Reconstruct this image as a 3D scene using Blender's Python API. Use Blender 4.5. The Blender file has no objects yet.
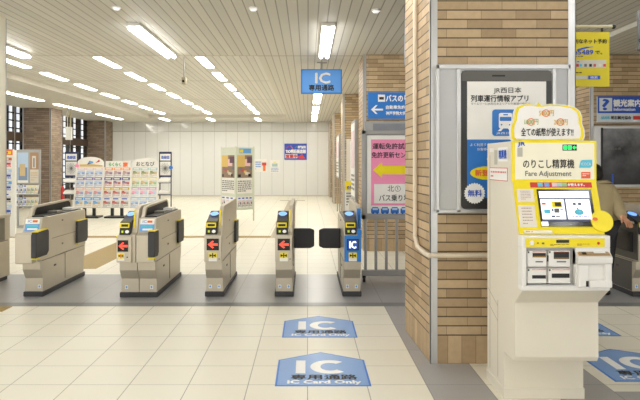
import bpy, bmesh, math, random
from mathutils import Vector, Matrix
random.seed(7)
SC = bpy.context.scene
COL = SC.collection
VX, VY, FP, CH = 307.5, 163.0, 640.0, 1.5      # principal point, focal length (px), camera height

def PX(px, Y): return (px - VX) * Y / FP
def PZ(py, Y): return CH - (py - VY) * Y / FP
def GY(py): return FP * CH / (py - VY)

# ------------------------------------------------------------------ materials
MATS = {}
def lin(c):
    return tuple(((v / 255.0) / 12.92 if v / 255.0 <= 0.04045 else ((v / 255.0 + 0.055) / 1.055) ** 2.4) for v in c)

class NT:
    def __init__(s, name):
        s.m = bpy.data.materials.new(name); s.m.use_nodes = True
        s.t = s.m.node_tree; s.b = s.t.nodes['Principled BSDF']
    def n(s, typ, **kw):
        nd = s.t.nodes.new(typ)
        for k, v in kw.items(): setattr(nd, k, v)
        return nd
    def l(s, a, b): s.t.links.new(a, b)
    def val(s, sock, v):
        if isinstance(v, (int, float)): sock.default_value = v
        else: s.l(v, sock)
    def math(s, op, a, b=None, c=None):
        nd = s.n('ShaderNodeMath', operation=op)
        s.val(nd.inputs[0], a)
        if b is not None: s.val(nd.inputs[1], b)
        if c is not None: s.val(nd.inputs[2], c)
        return nd.outputs[0]
    def mix(s, f, a, b):
        nd = s.n('ShaderNodeMix', data_type='RGBA')
        s.val(nd.inputs[0], f)
        for i, v in ((6, a), (7, b)):
            if isinstance(v, tuple): nd.inputs[i].default_value = (*v, 1)
            else: s.l(v, nd.inputs[i])
        return nd.outputs[2]
    def obj(s):
        tc = s.n('ShaderNodeTexCoord'); sp = s.n('ShaderNodeSeparateXYZ')
        s.l(tc.outputs['Object'], sp.inputs[0]); return tc.outputs['Object'], sp.outputs
    def noise(s, scale, detail=3, vec=None):
        nz = s.n('ShaderNodeTexNoise'); nz.inputs['Scale'].default_value = scale; nz.inputs['Detail'].default_value = detail
        if vec is None: vec = s.obj()[0]
        s.l(vec, nz.inputs['Vector']); return nz.outputs['Fac']
    def base(s, c): s.l(c, s.b.inputs['Base Color'])

def mat(name, rgb=(200, 200, 200), rough=.5, metal=0.0, emit=0.0, var=.05, scale=6.0, spec=.5):
    if name in MATS: return MATS[name]
    k = NT(name); c = lin(rgb)
    lo = tuple(v * (1 - var) for v in c); hi = tuple(min(1, v * (1 + var)) for v in c)
    col = k.mix(k.noise(scale), lo, hi); k.base(col)
    k.b.inputs['Roughness'].default_value = rough; k.b.inputs['Metallic'].default_value = metal
    k.b.inputs['Specular IOR Level'].default_value = spec
    if emit:
        k.l(col, k.b.inputs['Emission Color']); k.b.inputs['Emission Strength'].default_value = emit
    MATS[name] = k.m
    return k.m

def tile_mat(name, c1, c2, cj, tx, ty, ox, oy, jw, rough=.3, speck=0.0):
    k = NT(name); vec, xyz = k.obj()
    fx = k.math('DIVIDE', k.math('SUBTRACT', xyz[0], ox), tx); fy = k.math('DIVIDE', k.math('SUBTRACT', xyz[1], oy), ty)
    def line(f, t):
        w = k.math('FRACT', f); w = k.math('MINIMUM', w, k.math('SUBTRACT', 1.0, w))
        return k.math('LESS_THAN', w, jw / t)
    j = k.math('MAXIMUM', line(fx, tx), line(fy, ty))
    cm = k.n('ShaderNodeCombineXYZ'); k.l(k.math('FLOOR', fx), cm.inputs[0]); k.l(k.math('FLOOR', fy), cm.inputs[1])
    wn = k.n('ShaderNodeTexWhiteNoise'); k.l(cm.outputs[0], wn.inputs['Vector'])
    f = k.math('MULTIPLY_ADD', wn.outputs['Value'], .45, k.math('MULTIPLY', k.noise(3.0, 5), .5))
    col = k.mix(f, lin(c1), lin(c2))
    if speck:
        s = k.math('MULTIPLY', k.math('SUBTRACT', k.noise(160.0, 2), .5), speck)
        hv = k.n('ShaderNodeBrightContrast'); k.l(col, hv.inputs['Color']); k.l(s, hv.inputs['Bright']); col = hv.outputs[0]
    k.base(k.mix(k.math('MULTIPLY', j, .75), col, lin(cj)))
    k.b.inputs['Roughness'].default_value = rough
    MATS[name] = k.m; return k.m

def brick_mat(name, c1, c2, cm_, soldier=True):
    k = NT(name); vec, xyz = k.obj()
    g = k.n('ShaderNodeNewGeometry'); sp = k.n('ShaderNodeSeparateXYZ'); k.l(g.outputs['True Normal'], sp.inputs[0])
    side = k.math('GREATER_THAN', k.math('ABSOLUTE', sp.outputs[0]), .5)
    u = k.math('ADD', k.math('MULTIPLY', xyz[1], side), k.math('MULTIPLY', xyz[0], k.math('SUBTRACT', 1.0, side)))
    def bt(w, h, off):
        cb = k.n('ShaderNodeCombineXYZ'); k.l(u, cb.inputs[0]); k.l(xyz[2], cb.inputs[1])
        b = k.n('ShaderNodeTexBrick'); b.offset = off; k.l(cb.outputs[0], b.inputs['Vector'])
        b.inputs['Scale'].default_value = 1; b.inputs['Brick Width'].default_value = w; b.inputs['Row Height'].default_value = h
        b.inputs['Mortar Size'].default_value = .0016; b.inputs['Mortar Smooth'].default_value = 0.1; b.inputs['Bias'].default_value = -.1
        b.inputs['Color1'].default_value = (*lin(c1), 1); b.inputs['Color2'].default_value = (*lin(c2), 1); b.inputs['Mortar'].default_value = (*lin(tuple(v * .72 for v in c2)), 1)
        return b.outputs['Color']
    a = bt(.26, .0695, .4)
    fr = k.math('FRACT', k.math('DIVIDE', xyz[2], .0695))
    dark = k.math('LESS_THAN', fr, .125)
    col = k.mix(k.math('MULTIPLY', dark, .85), a, lin(cm_))
    if soldier:
        s = bt(.105, .2085, 0.0)
        col = k.mix(k.math('LESS_THAN', xyz[2], .2085), col, s)
    n = k.n('ShaderNodeMix', data_type='RGBA', blend_type='MULTIPLY'); n.inputs[0].default_value = .35
    k.l(col, n.inputs[6]); cr = k.mix(k.noise(25.0, 4), (.55, .55, .55), (1.3, 1.3, 1.3)); k.l(cr, n.inputs[7])
    k.base(n.outputs[2]); k.b.inputs['Roughness'].default_value = .55
    MATS[name] = k.m; return k.m

def slat_mat(name, c, cj, pitch=.14, joints=()):
    k = NT(name); vec, xyz = k.obj()
    fr = k.math('FRACT', k.math('DIVIDE', k.math('ADD', xyz[0], 50.0), pitch))
    j = k.math('LESS_THAN', fr, .12)
    for y in joints:
        j = k.math('MAXIMUM', j, k.math('LESS_THAN', k.math('ABSOLUTE', k.math('SUBTRACT', xyz[1], y)), .03))
    cell = k.math('FLOOR', k.math('DIVIDE', k.math('ADD', xyz[0], 50.0), pitch))
    wn = k.n('ShaderNodeTexWhiteNoise', noise_dimensions='1D'); k.l(cell, wn.inputs['W'])
    col = k.mix(wn.outputs['Value'], lin(tuple(v * .95 for v in c)), lin(c))
    k.base(k.mix(k.math('MULTIPLY', j, .7), col, lin(cj)))
    k.b.inputs['Roughness'].default_value = .5
    MATS[name] = k.m; return k.m

def panel_mat(name, c, pitch, rough):
    k = NT(name); vec, xyz = k.obj()
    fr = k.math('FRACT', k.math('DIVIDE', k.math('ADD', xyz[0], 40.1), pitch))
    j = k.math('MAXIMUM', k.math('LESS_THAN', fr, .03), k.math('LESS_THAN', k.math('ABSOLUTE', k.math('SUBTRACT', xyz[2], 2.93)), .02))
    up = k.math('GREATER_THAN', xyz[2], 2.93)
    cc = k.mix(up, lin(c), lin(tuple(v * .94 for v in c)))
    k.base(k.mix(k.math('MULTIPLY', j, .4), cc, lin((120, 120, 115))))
    k.b.inputs['Roughness'].default_value = rough
    bp = k.n('ShaderNodeBump'); bp.inputs['Strength'].default_value = .5; bp.inputs['Distance'].default_value = .05
    k.l(k.noise(1.6, 2), bp.inputs['Height']); k.l(bp.outputs[0], k.b.inputs['Normal'])
    MATS[name] = k.m; return k.m

def tactile_mat(name, c):
    k = NT(name); vec, xyz = k.obj()
    fx = k.math('SUBTRACT', k.math('FRACT', k.math('MULTIPLY', xyz[0], 20.0)), .5); fy = k.math('SUBTRACT', k.math('FRACT', k.math('MULTIPLY', xyz[1], 20.0)), .5)
    d = k.math('ADD', k.math('MULTIPLY', fx, fx), k.math('MULTIPLY', fy, fy))
    k.base(k.mix(k.math('LESS_THAN', d, .09), lin(tuple(v * .85 for v in c)), lin(c)))
    k.b.inputs['Roughness'].default_value = .5
    MATS[name] = k.m; return k.m

M = mat
CREAM = tile_mat('cream floor tile', (236, 232, 215), (230, 225, 206), (128, 120, 106), .402, .402, 0, 4.33, .003, .38)
FARCREAM = CREAM
GRAY = tile_mat('grey granite tile', (158, 158, 158), (146, 147, 148), (105, 105, 105), .804, .93, 0, 6.74, .004, .3, .12)
STRIPG = tile_mat('grey granite strip', (166, 163, 160), (156, 154, 152), (110, 108, 105), .402, .804, 0, 4.33, .0035, .4, .14)
DARKG = tile_mat('dark granite border', (118, 120, 122), (108, 110, 112), (90, 90, 90), 1.2, 9, 0, 0, .004, .35, .1)
SLAT = slat_mat('ceiling slats', (220, 216, 204), (124, 114, 96), .125, (11.05,))
SLATC = slat_mat('recessed ceiling slats', (228, 225, 216), (150, 142, 126), .125, (15.2, 19.6))
BRICK = brick_mat('tan brick tile', (204, 178, 140), (164, 138, 103), (60, 47, 35))
BRICKD = brick_mat('dark brown brick tile', (158, 138, 118), (122, 104, 88), (92, 80, 70), False)
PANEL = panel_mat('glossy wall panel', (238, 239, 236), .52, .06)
TACT = tactile_mat('yellow tactile paving', (176, 144, 56)); TACT2 = tactile_mat('pale tactile paving', (206, 192, 164))
WHITE = M('white paint', (238, 236, 230), .4)
SOFF = M('soffit paint', (214, 210, 198), .5)
STEEL = M('brushed steel', (200, 191, 172), .36, .42, var=.04)
STEELD = M('dark brushed steel', (122, 118, 108), .4, .5)
ALU = M('aluminium trim', (200, 200, 198), .3, .75)
GREYM = M('grey metal', (168, 168, 166), .4, .4)
BLACK = M('black plastic', (22, 22, 24), .35)
BLACKG = M('black glossy', (14, 14, 16), .12)
RUB = M('dark rubber', (58, 58, 60), .55)
YEL = M('yellow', (248, 226, 8), .4); YELS = M('sticker yellow', (250, 228, 40), .4)
BLUE = M('sign blue', (40, 120, 214), .35); DBLUE = M('deep sign blue', (34, 84, 190), .35); LBLUE = M('pale sign blue', (110, 165, 228), .35)
STKB = M('floor sticker blue', (128, 168, 222), .35)
GATEB = M('gate blue', (36, 128, 214), .35)
TXW = M('white ink', (250, 250, 248), .5); TXK = M('black ink', (28, 26, 26), .5); TXG = M('grey ink', (110, 108, 104), .5)
TXB = M('blue ink', (44, 92, 200), .5); TXR = M('red ink', (214, 60, 56), .5); ORG = M('orange ink', (240, 120, 60), .5)
PAPER = M('paper', (244, 242, 236), .5); PINK = M('pink poster', (246, 150, 190), .5); GRN = M('green ink', (90, 180, 110), .5)
CYAN = M('cyan ink', (90, 200, 226), .5); CREAMP = M('cream enamel', (228, 221, 203), .4, var=.02); CREAMS = M('cream side enamel', (226, 219, 202), .42, var=.02)
NAVY = M('navy frame', (32, 42, 84), .4)
LAMP = M('lamp diffuser', (255, 251, 243), .5, emit=15.0, var=0); LAMPT = M('tube glass', (252, 253, 255), .5, emit=10.0, var=0)
REDLED = M('red led', (255, 70, 50), .5, emit=1.0); GRNLED = M('green led', (40, 230, 90), .5, emit=.9); BLULED = M('blue ring light', (110, 160, 255), .4, emit=.8)
SCRW = M('screen white', (240, 244, 255), .3, emit=.55)

# ------------------------------------------------------------------ mesh builder
TXC = {}
def text_geo(s):
    if s in TXC: return TXC[s]
    c = bpy.data.curves.new('tmp', 'FONT'); c.body = s; c.resolution_u = 2
    o = bpy.data.objects.new('tmp', c); COL.objects.link(o)
    dg = bpy.context.evaluated_depsgraph_get(); e = o.evaluated_get(dg); me = e.to_mesh()
    vs = [(v.co.x, v.co.y) for v in me.vertices]; fs = [tuple(p.vertices) for p in me.polygons]
    e.to_mesh_clear(); bpy.data.objects.remove(o); bpy.data.curves.remove(c)
    x0 = min(v[0] for v in vs); x1 = max(v[0] for v in vs); y0 = min(v[1] for v in vs); y1 = max(v[1] for v in vs)
    vs = [((x - x0) / (x1 - x0 or 1) - .5, (y - y0) / (y1 - y0 or 1) - .5) for x, y in vs]
    TXC[s] = (vs, fs); return TXC[s]

class Fr:                                        # flat frame: origin, right, up
    def __init__(s, o, r, u):
        s.o = Vector(o); s.r = Vector(r).normalized(); s.u = Vector(u).normalized(); s.n = s.r.cross(s.u)
    def p(s, u, v, d=0): return s.o + s.r * u + s.u * v + s.n * d
def FY(Y): return Fr((0, Y, 0), (1, 0, 0), (0, 0, 1))
FLOORF = Fr((0, 0, 0), (1, 0, 0), (0, 1, 0))

class MB:
    def __init__(s): s.v = []; s.f = []; s.m = []; s.sm = []; s.mats = []
    def mi(s, m):
        if m not in s.mats: s.mats.append(m)
        return s.mats.index(m)
    def add(s, vs, fs, m, smooth=False):
        b = len(s.v); s.v += [tuple(x) for x in vs]; i = s.mi(m)
        for f in fs: s.f.append(tuple(b + k for k in f)); s.m.append(i); s.sm.append(smooth)
        return s
    def box(s, x0, x1, y0, y1, z0, z1, m, bev=0, seg=2):
        x0, x1 = sorted((x0, x1)); y0, y1 = sorted((y0, y1)); z0, z1 = sorted((z0, z1))
        vs = [(x0, y0, z0), (x1, y0, z0), (x1, y1, z0), (x0, y1, z0), (x0, y0, z1), (x1, y0, z1), (x1, y1, z1), (x0, y1, z1)]
        fs = [(0, 3, 2, 1), (4, 5, 6, 7), (0, 1, 5, 4), (1, 2, 6, 5), (2, 3, 7, 6), (3, 0, 4, 7)]
        return s.bevadd(vs, fs, m, bev, seg)
    def bevadd(s, vs, fs, m, bev, seg=2):
        if bev <= 0: return s.add(vs, fs, m)
        bm = bmesh.new(); bv = [bm.verts.new(v) for v in vs]
        for f in fs: bm.faces.new([bv[k] for k in f])
        bmesh.ops.recalc_face_normals(bm, faces=bm.faces)
        bmesh.ops.bevel(bm, geom=bm.edges[:], offset=bev, segments=seg, affect='EDGES', profile=.5, clamp_overlap=True)
        bm.verts.ensure_lookup_table(); bm.verts.index_update()
        s.add([v.co[:] for v in bm.verts], [tuple(v.index for v in f.verts) for f in bm.faces], m); bm.free(); return s
    def prism(s, pts, axis, a, b, m, bev=0):
        def q(p, t): return {'x': (t, p[0], p[1]), 'y': (p[0], t, p[1]), 'z': (p[0], p[1], t)}[axis]
        n = len(pts); vs = [q(p, a) for p in pts] + [q(p, b) for p in pts]
        fs = [tuple(range(n - 1, -1, -1)), tuple(range(n, 2 * n))] + [(i, (i + 1) % n, n + (i + 1) % n, n + i) for i in range(n)]
        return s.bevadd(vs, fs, m, bev)
    def cyl(s, p0, p1, r, m, n=12, r1=None):
        p0 = Vector(p0); p1 = Vector(p1); d = (p1 - p0).normalized(); r1 = r if r1 is None else r1
        a = d.orthogonal().normalized(); b = d.cross(a); vs = []
        for p, rr in ((p0, r), (p1, r1)):
            for i in range(n):
                t = 2 * math.pi * i / n; vs.append(p + (a * math.cos(t) + b * math.sin(t)) * rr)
        s.add(vs, [(i, (i + 1) % n, n + (i + 1) % n, n + i) for i in range(n)], m, True)
        return s.add(vs, [tuple(range(n - 1, -1, -1)), tuple(range(n, 2 * n))], m)
    def tube(s, pts, r, m, n=10):
        for a, b in zip(pts, pts[1:]): s.cyl(a, b, r, m, n)
        for p in pts[1:-1]: s.ball(p, r, m, 8, 6)
        return s
    def ball(s, c, r, m, n=16, k=10):
        r = (r, r, r) if isinstance(r, (int, float)) else r; vs = []
        for j in range(k + 1):
            ph = math.pi * j / k
            for i in range(n):
                t = 2 * math.pi * i / n; vs.append((c[0] + r[0] * math.sin(ph) * math.cos(t), c[1] + r[1] * math.sin(ph) * math.sin(t), c[2] + r[2] * math.cos(ph)))
        return s.add(vs, [(j * n + i, j * n + (i + 1) % n, (j + 1) * n + (i + 1) % n, (j + 1) * n + i) for j in range(k) for i in range(n)], m, True)
    # flat things on a frame
    def q(s, fr, u0, u1, v0, v1, d, m): return s.add([fr.p(u0, v0, d), fr.p(u1, v0, d), fr.p(u1, v1, d), fr.p(u0, v1, d)], [(0, 1, 2, 3)], m)
    def poly(s, fr, pts, d, m): return s.add([fr.p(u, v, d) for u, v in pts], [tuple(range(len(pts)))], m)
    def slab(s, fr, pts, d0, d1, m):
        n = len(pts); vs = [fr.p(u, v, d0) for u, v in pts] + [fr.p(u, v, d1) for u, v in pts]
        return s.add(vs, [tuple(range(n - 1, -1, -1)), tuple(range(n, 2 * n))] + [(i, (i + 1) % n, n + (i + 1) % n, n + i) for i in range(n)], m)
    def disc(s, fr, u, v, ru, rv, d, m, n=20): return s.poly(fr, [(u + ru * math.cos(2 * math.pi * i / n), v + rv * math.sin(2 * math.pi * i / n)) for i in range(n)], d, m)
    def ring(s, fr, u, v, r0, r1, d, m, n=20):
        for i in range(n):
            a, b = 2 * math.pi * i / n, 2 * math.pi * (i + 1) / n
            s.poly(fr, [(u + r0 * math.cos(a), v + r0 * math.sin(a)), (u + r1 * math.cos(a), v + r1 * math.sin(a)), (u + r1 * math.cos(b), v + r1 * math.sin(b)), (u + r0 * math.cos(b), v + r0 * math.sin(b))], d, m)
        return s
    def text(s, fr, t, u, v, w, h, d, m, bold=0):
        vs, fs = text_geo(t); offs = [(0, 0)] if not bold else [(-bold, 0), (bold, 0), (0, bold), (0, -bold)]
        for k, (a, b) in enumerate(offs): s.add([fr.p(u + x * w + a, v + y * h + b, d + k * .0003) for x, y in vs], fs, m)
        return s
    def dashes(s, fr, u0, u1, v0, v1, d, m, rows=4, seed=0, fill=.5):
        rn = random.Random(seed); h = (v1 - v0) / rows
        for r in range(rows):
            a = u0; v = v1 - (r + .5) * h
            while a < u1 - 1e-6:
                l = (u1 - u0) * rn.uniform(.06, .2); e = min(u1, a + l)
                s.q(fr, a, e, v - h * fill / 2, v + h * fill / 2, d, m); a = e + (u1 - u0) * .035
                if r == rows - 1 and rn.random() < .3: break
        return s
    # pixel-measured rectangle / text on the plane Y
    def pq(s, x0, y0, x1, y1, Y, d, m): return s.q(FY(Y), PX(x0, Y), PX(x1, Y), PZ(y1, Y), PZ(y0, Y), d, m)
    def pt(s, t, x0, y0, x1, y1, Y, d, m, bold=0): return s.text(FY(Y), t, PX((x0 + x1) / 2, Y), PZ((y0 + y1) / 2, Y), (x1 - x0) * Y / FP, (y1 - y0) * Y / FP, d, m, bold)
    def build(s, name, parent=None, base=None):
        """link as ONE mesh object. With a parent the mesh stays in the parent's frame; base moves the origin of a single-mesh thing."""
        me = bpy.data.meshes.new(name); vs = s.v
        rt = parent
        while rt is not None and rt.parent is not None: rt = rt.parent
        if rt is not None and rt.get('_w'):
            L = rt.location; vs = [(x - L.x, y - L.y, z - L.z) for x, y, z in vs]
        if base is not None: vs = [(x - base[0], y - base[1], z - base[2]) for x, y, z in vs]
        me.from_pydata(vs, [], s.f); 
        for m in s.mats: me.materials.append(m)
        me.polygons.foreach_set('material_index', s.m); me.polygons.foreach_set('use_smooth', s.sm); me.update()
        o = bpy.data.objects.new(name, me); COL.objects.link(o)
        if base is not None: o.location = base
        if parent is not None: o.parent = parent
        return o

def tag(o, label, cat, group=None):
    o['label'] = label; o['category'] = cat
    if group: o['group'] = group
    return o
def thing(name, label, cat, loc, group=None, rz=0, world=True):
    o = bpy.data.objects.new(name, None); COL.objects.link(o); o.location = loc; o.rotation_euler = (0, 0, rz); o.empty_display_size = .1
    if world: o['_w'] = 1
    return tag(o, label, cat, group)
def struct(mb, name, parent=None):
    o = mb.build(name, parent); 
    if parent is None: o['kind'] = 'structure'
    return o

# ------------------------------------------------------------------ setting: floor
CZ = 3.35; CO = 3.45                              # soffit and recess heights
b = MB()
def fl(x0, x1, y0, y1, m): b.add([(x0, y0, 0), (x1, y0, 0), (x1, y1, 0), (x0, y1, 0)], [(0, 1, 2, 3)], m)
F0 = -4.0
fl(-12, .804, F0, 6.70, CREAM); fl(.804, 1.206, F0, 6.70, STRIPG); fl(1.206, 1.608, F0, 6.70, CREAM); fl(1.608, 2.01, F0, 6.70, STRIPG)
fl(2.01, 10, F0, 4.2, STRIPG); fl(2.01, 10, 4.2, 6.70, CREAM)
fl(-12, 10, 6.70, 6.88, DARKG); fl(-12, 10, 6.88, 8.62, GRAY); fl(-12, 10, 8.62, 30.5, FARCREAM)
fl_o = struct(b, 'floor')
# tactile paving (set into the floor)
def tac(x0, x1, y0, y1, m, label):
    o = MB().box(x0, x1, y0, y1, -.004, .004, m).build('tactile_paving', None, (x0, y0, 0)); tag(o, label, 'tactile paving')
tac(-3.6, -3.0, 9.08, 12.85, TACT, 'wide yellow tactile strip running away behind the tall sided grey gate')
tac(-9.2, -.75, 12.85, 13.15, TACT, 'thin yellow tactile line crossing the whole pale floor beyond the gates')
tac(-4.3, -3.08, 6.46, 6.68, TACT, 'yellow tactile patch cut by the left edge before the grey band')
tac(-.75, -.42, 12.85, 25.4, TACT2, 'pale tan tactile strip running straight back to the white wall')
tac(-1.1, -.1, 25.4, 25.75, TACT2, 'pale tan tactile bar lying crosswise near the white wall')

# ceiling: near slab, left/right/back soffits, recess with its edges
b = MB()
def cl(x0, x1, y0, y1, z, m): b.add([(x0, y0, z), (x0, y1, z), (x1, y1, z), (x1, y0, z)], [(0, 1, 2, 3)], m)
RX0, RX1, RY0, RY1 = -6.4, -.86, 11.05, 25.8
cl(-12, 10, F0, RY0, CZ, SLAT); cl(RX1, 10, RY0, 30.5, CZ, SLAT); cl(-12, RX0, RY0, 30.5, CZ, SOFF); cl(RX0, RX1, RY1, 30.5, CZ, SOFF)
cl(RX0, RX1, RY0, RY1, CO, SLATC)
for (x0, y0, x1, y1) in ((RX0, RY0, RX0, RY1), (RX0, RY1, RX1, RY1), (RX1, RY1, RX1, RY0), (RX1, RY0, RX0, RY0)):
    b.add([(x0, y0, CZ), (x1, y1, CZ), (x1, y1, CO + .2), (x0, y0, CO + .2)], [(0, 1, 2, 3)], SOFF)
cl(-12, 10, F0, 30.5, CO + .2, SOFF)
struct(b, 'ceiling')
b = MB()
for x0, x1, y0, y1 in ((RX0 - .12, RX0, RY0, RY1 + .12), (RX0, RX1, RY1, RY1 + .12)): b.box(x0, x1, y0, y1, CZ - .03, CZ, SOFF)
struct(b, 'trim_1')
struct(MB().box(4.3, 4.42, F0, 10.8, CZ - .06, CZ, SOFF), 'trim_2')
# back wall
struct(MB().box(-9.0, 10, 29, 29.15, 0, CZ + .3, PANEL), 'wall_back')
struct(MB().box(-9.0, .95, 28.97, 29, 0, .05, SOFF), 'baseboard_back')
struct(MB().box(9.9, 10, 0, 29, 0, CZ + .3, M('side wall paint', (214, 206, 190), .6)), 'wall_right_unseen')  # unseen wall, added to bound the light on the right

# window wall on the left
WM = M('dark window glass', (26, 28, 34), .1); WB = M('bright window strip', (226, 232, 242), .3, emit=.5); WBAND = M('brown window band', (70, 54, 42), .5)
b = MB(); b.box(-9.75, -9.62, 14, 29, 0, CZ + .3, WM)
b.box(-9.62, -9.575, 14, 29, 2.22, 2.52, WBAND); b.box(-9.62, -9.575, 14, 29, 0, .5, WBAND)
for k in range(11): b.box(-9.62, -9.584, 14, 29, .62 + k * .25, .66 + k * .25, WM)
for y in (20.62, 21.15, 24.1, 25.2, 26.3, 27.2): b.box(-9.62, -9.59, y, y + .16, .5, CZ, WB)
for y in (20.9, 24.7, 25.8): b.box(-9.62, -9.57, y, y + .05, 0, CZ, GREYM)
struct(b, 'window_1')

# pillars
def pillar(x0, x1, y0, y1, m, edge=.05, back=None):
    b = MB(); w = x1 - x0
    b.prism([(x0, y0), (x1, y0), (x1, y1), (x0 if back is None else back, y1)], 'z', 0, CZ, m); o = struct(b, 'pillar')
    g = MB(); e = .006
    for xe in ((x0,), (x1 - edge,)):
        x = xe[0]; g.box(x - (e if x == x0 else 0), x + edge + (e if x != x0 else 0), y0 - e, y0 + .0, 0.0, CZ, ALU)
    g.box(x0 - e, x0, y0 - e, y0 + edge * .55, 0, CZ, ALU); g.box(x1, x1 + e, y0 - e, y0 + edge * .55, 0, CZ, ALU)
    struct(g, 'corner_guard', o)
    return o
pillar(.922, 2.0, 4.79, 5.75, BRICK, back=.878)
for y in (10.9, 17.2, 23.7): pillar(.95, 2.0, y, y + .96, BRICK)
pillar(.95, 2.0, 28.03, 28.99, BRICK)
pillar(4.82, 5.88, 10.9, 11.86, BRICK)
pillar(-9.58, -8.62, 21.5, 22.5, BRICKD); 
pillar(-9.92, -8.80, 27.9, 28.9, BRICKD)

# ------------------------------------------------------------------ ceiling lights
def light(x, y0, y1, w, z, label, group, twin=False):
    t = thing('ceiling_light', label, 'ceiling light', (x, y0, z), group)
    b = MB(); hw = w / 2
    if twin:
        b.box(x - hw, x + hw, y0, y1, z - .045, z, WHITE, .008)
        b.build('housing', t)
        for sx in (-1, 1):
            MB().cyl((x + sx * hw * .55, y0 + .05, z - .062), (x + sx * hw * .55, y1 - .05, z - .062), .028, LAMPT, 10).build('tube', t)
    else:
        f = .025
        b.box(x - hw - f, x + hw + f, y0 - f, y1 + f, z - .012, z, WHITE); b.build('frame', t)
        MB().box(x - hw, x + hw, y0, y1, z - .02, z - .012, LAMP).build('diffuser', t)
ords = ['first', 'second', 'third', 'fourth', 'fifth', 'sixth', 'seventh']
for nm, x in (('left', -5.68), ('middle', -3.85), ('right', -1.97)):
    for k in range(7):
        light(x, 11.72 + 2.03 * k, 12.98 + 2.03 * k, .15, CO, f'{ords[k]} light from the front in the {nm} row of the ceiling recess', 'strip lights in the ceiling recess')
    light(x * 1.06, 26.3, 27.7, .17, CZ, f'short light between the recess and the white wall, {nm} of three', 'strip lights on the far soffit')
for k in range(3): light(-7.85, 15.9 + 4.05 * k, 18.9 + 4.05 * k, .17, CZ, f'long light on the far left soffit, {["nearest", "middle", "farthest"][k]} of three', 'long lights on the left soffit')
for k in range(4): light(.28, 12.8 + 4.05 * k, 15.7 + 4.05 * k, .2, CZ, f'long ceiling light in line behind the hanging blue sign, {ords[k]} from the front', 'long lights in the row behind the hanging sign')
for nm, x in (('above the wide gate', -2.3), ('near the hanging blue sign', .28), ('cut off by the left column', -4.75)):
    light(x, 8.42, 10.85, .19, CZ, f'large twin tube ceiling light {nm}', 'twin tube lights on the near ceiling', True)
for x in (-4.75, -2.3, .28, 3.0):                                  # the same rows go on over the camera
    for y0 in (4.3, .2): light(x, y0, y0 + 2.43, .24, CZ, 'twin tube ceiling light over the near concourse', 'twin tube lights overhead', True)
for x, y0 in ((3.0, 8.42), (3.6, 14.0), (3.6, 19.0)): light(x, y0, y0 + 2.43, .24, CZ, 'twin tube ceiling light in the right hand hall', 'twin tube lights overhead', True)

for px, py, lb in ((116.5, 7.5, 'small round ceiling detector above the left gates'), (253.5, 8.5, 'small round ceiling detector at the top middle'), (376, 10.5, 'small round ceiling detector beside the brick pillar')):
    Y = 1.84 * 640 / (163 - py); x = PX(px, Y); t = thing('ceiling_detector', lb, 'detector', (x, Y, CZ), 'round ceiling detectors')
    MB().cyl((x, Y, CZ), (x, Y, CZ - .02), .055, WHITE, 20).build('base', t); MB().cyl((x, Y, CZ - .02), (x, Y, CZ - .04), .045, M('detector lens', (250, 250, 250), .3, emit=.4), 20, .03).build('lens', t)

# hanging camera on a rod, hanging box on two rods
t = thing('hanging_camera', 'small beige camera hanging on a rod between the ceiling lights', 'camera', (PX(184, 11.8), 11.8, CO))
x = PX(184, 11.8); MB().cyl((x, 11.8, CO), (x, 11.8, 3.08), .012, GREYM, 8).build('rod', t)
MB().box(x - .035, x + .035, 11.74, 11.9, 2.95, 3.08, M('beige plastic', (176, 168, 140), .5), .01).build('body', t)
MB().cyl((x, 11.74, 3.0), (x, 11.715, 3.0), .022, BLACKG, 12).build('lens', t)
Y = 20.0; t = thing('hanging_light_box', 'white box hanging on two rods before the dark window', 'hanging box', (PX(69, Y), Y, CZ))
for px in (67.5, 70.8): MB().cyl((PX(px, Y), Y, CZ), (PX(px, Y), Y, PZ(127, Y)), .014, M('cream rod', (212, 200, 160), .4), 8).build('rod', t)
MB().box(PX(66, Y), PX(72, Y), Y - .06, Y + .06, PZ(140, Y), PZ(127, Y), WHITE, .012).build('box', t)

# ------------------------------------------------------------------ booth on the left edge
t = thing('booth_counter', 'low grey metal counter with an open recess, cut by the left edge', 'counter', (-4.4, 7.2, 0))
b = MB(); b.box(-5.0, -3.86, 7.25, 8.3, .05, .52, STEEL, .008).box(-5.0, -4.3, 7.25, 8.3, .52, .8, STEEL); b.box(-4.3, -3.86, 7.25, 7.35, .52, .8, STEEL).box(-4.3, -3.86, 8.16, 8.3, .52, .8, STEEL)
b.build('cabinet', t)
MB().box(-5.02, -3.85, 7.22, 8.31, .8, .85, STEEL, .01).build('counter_top', t)
MB().box(-4.98, -3.88, 7.28, 8.27, 0, .05, RUB).build('base', t)
MB().box(-3.86, -3.857, 7.3, 8.25, .505, .515, STEELD).box(-3.86, -3.857, 7.75, 7.756, .08, .5, STEELD).build('panel_seam', t)
b = MB(); b.box(-4.6, -3.86, 8.05, 8.2, .85, CZ, M('ivory steel panel', (226, 220, 200), .4)); b.box(-3.862, -3.855, 8.185, 8.2, .85, CZ, GREYM); struct(b, 'trim_3')

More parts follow.
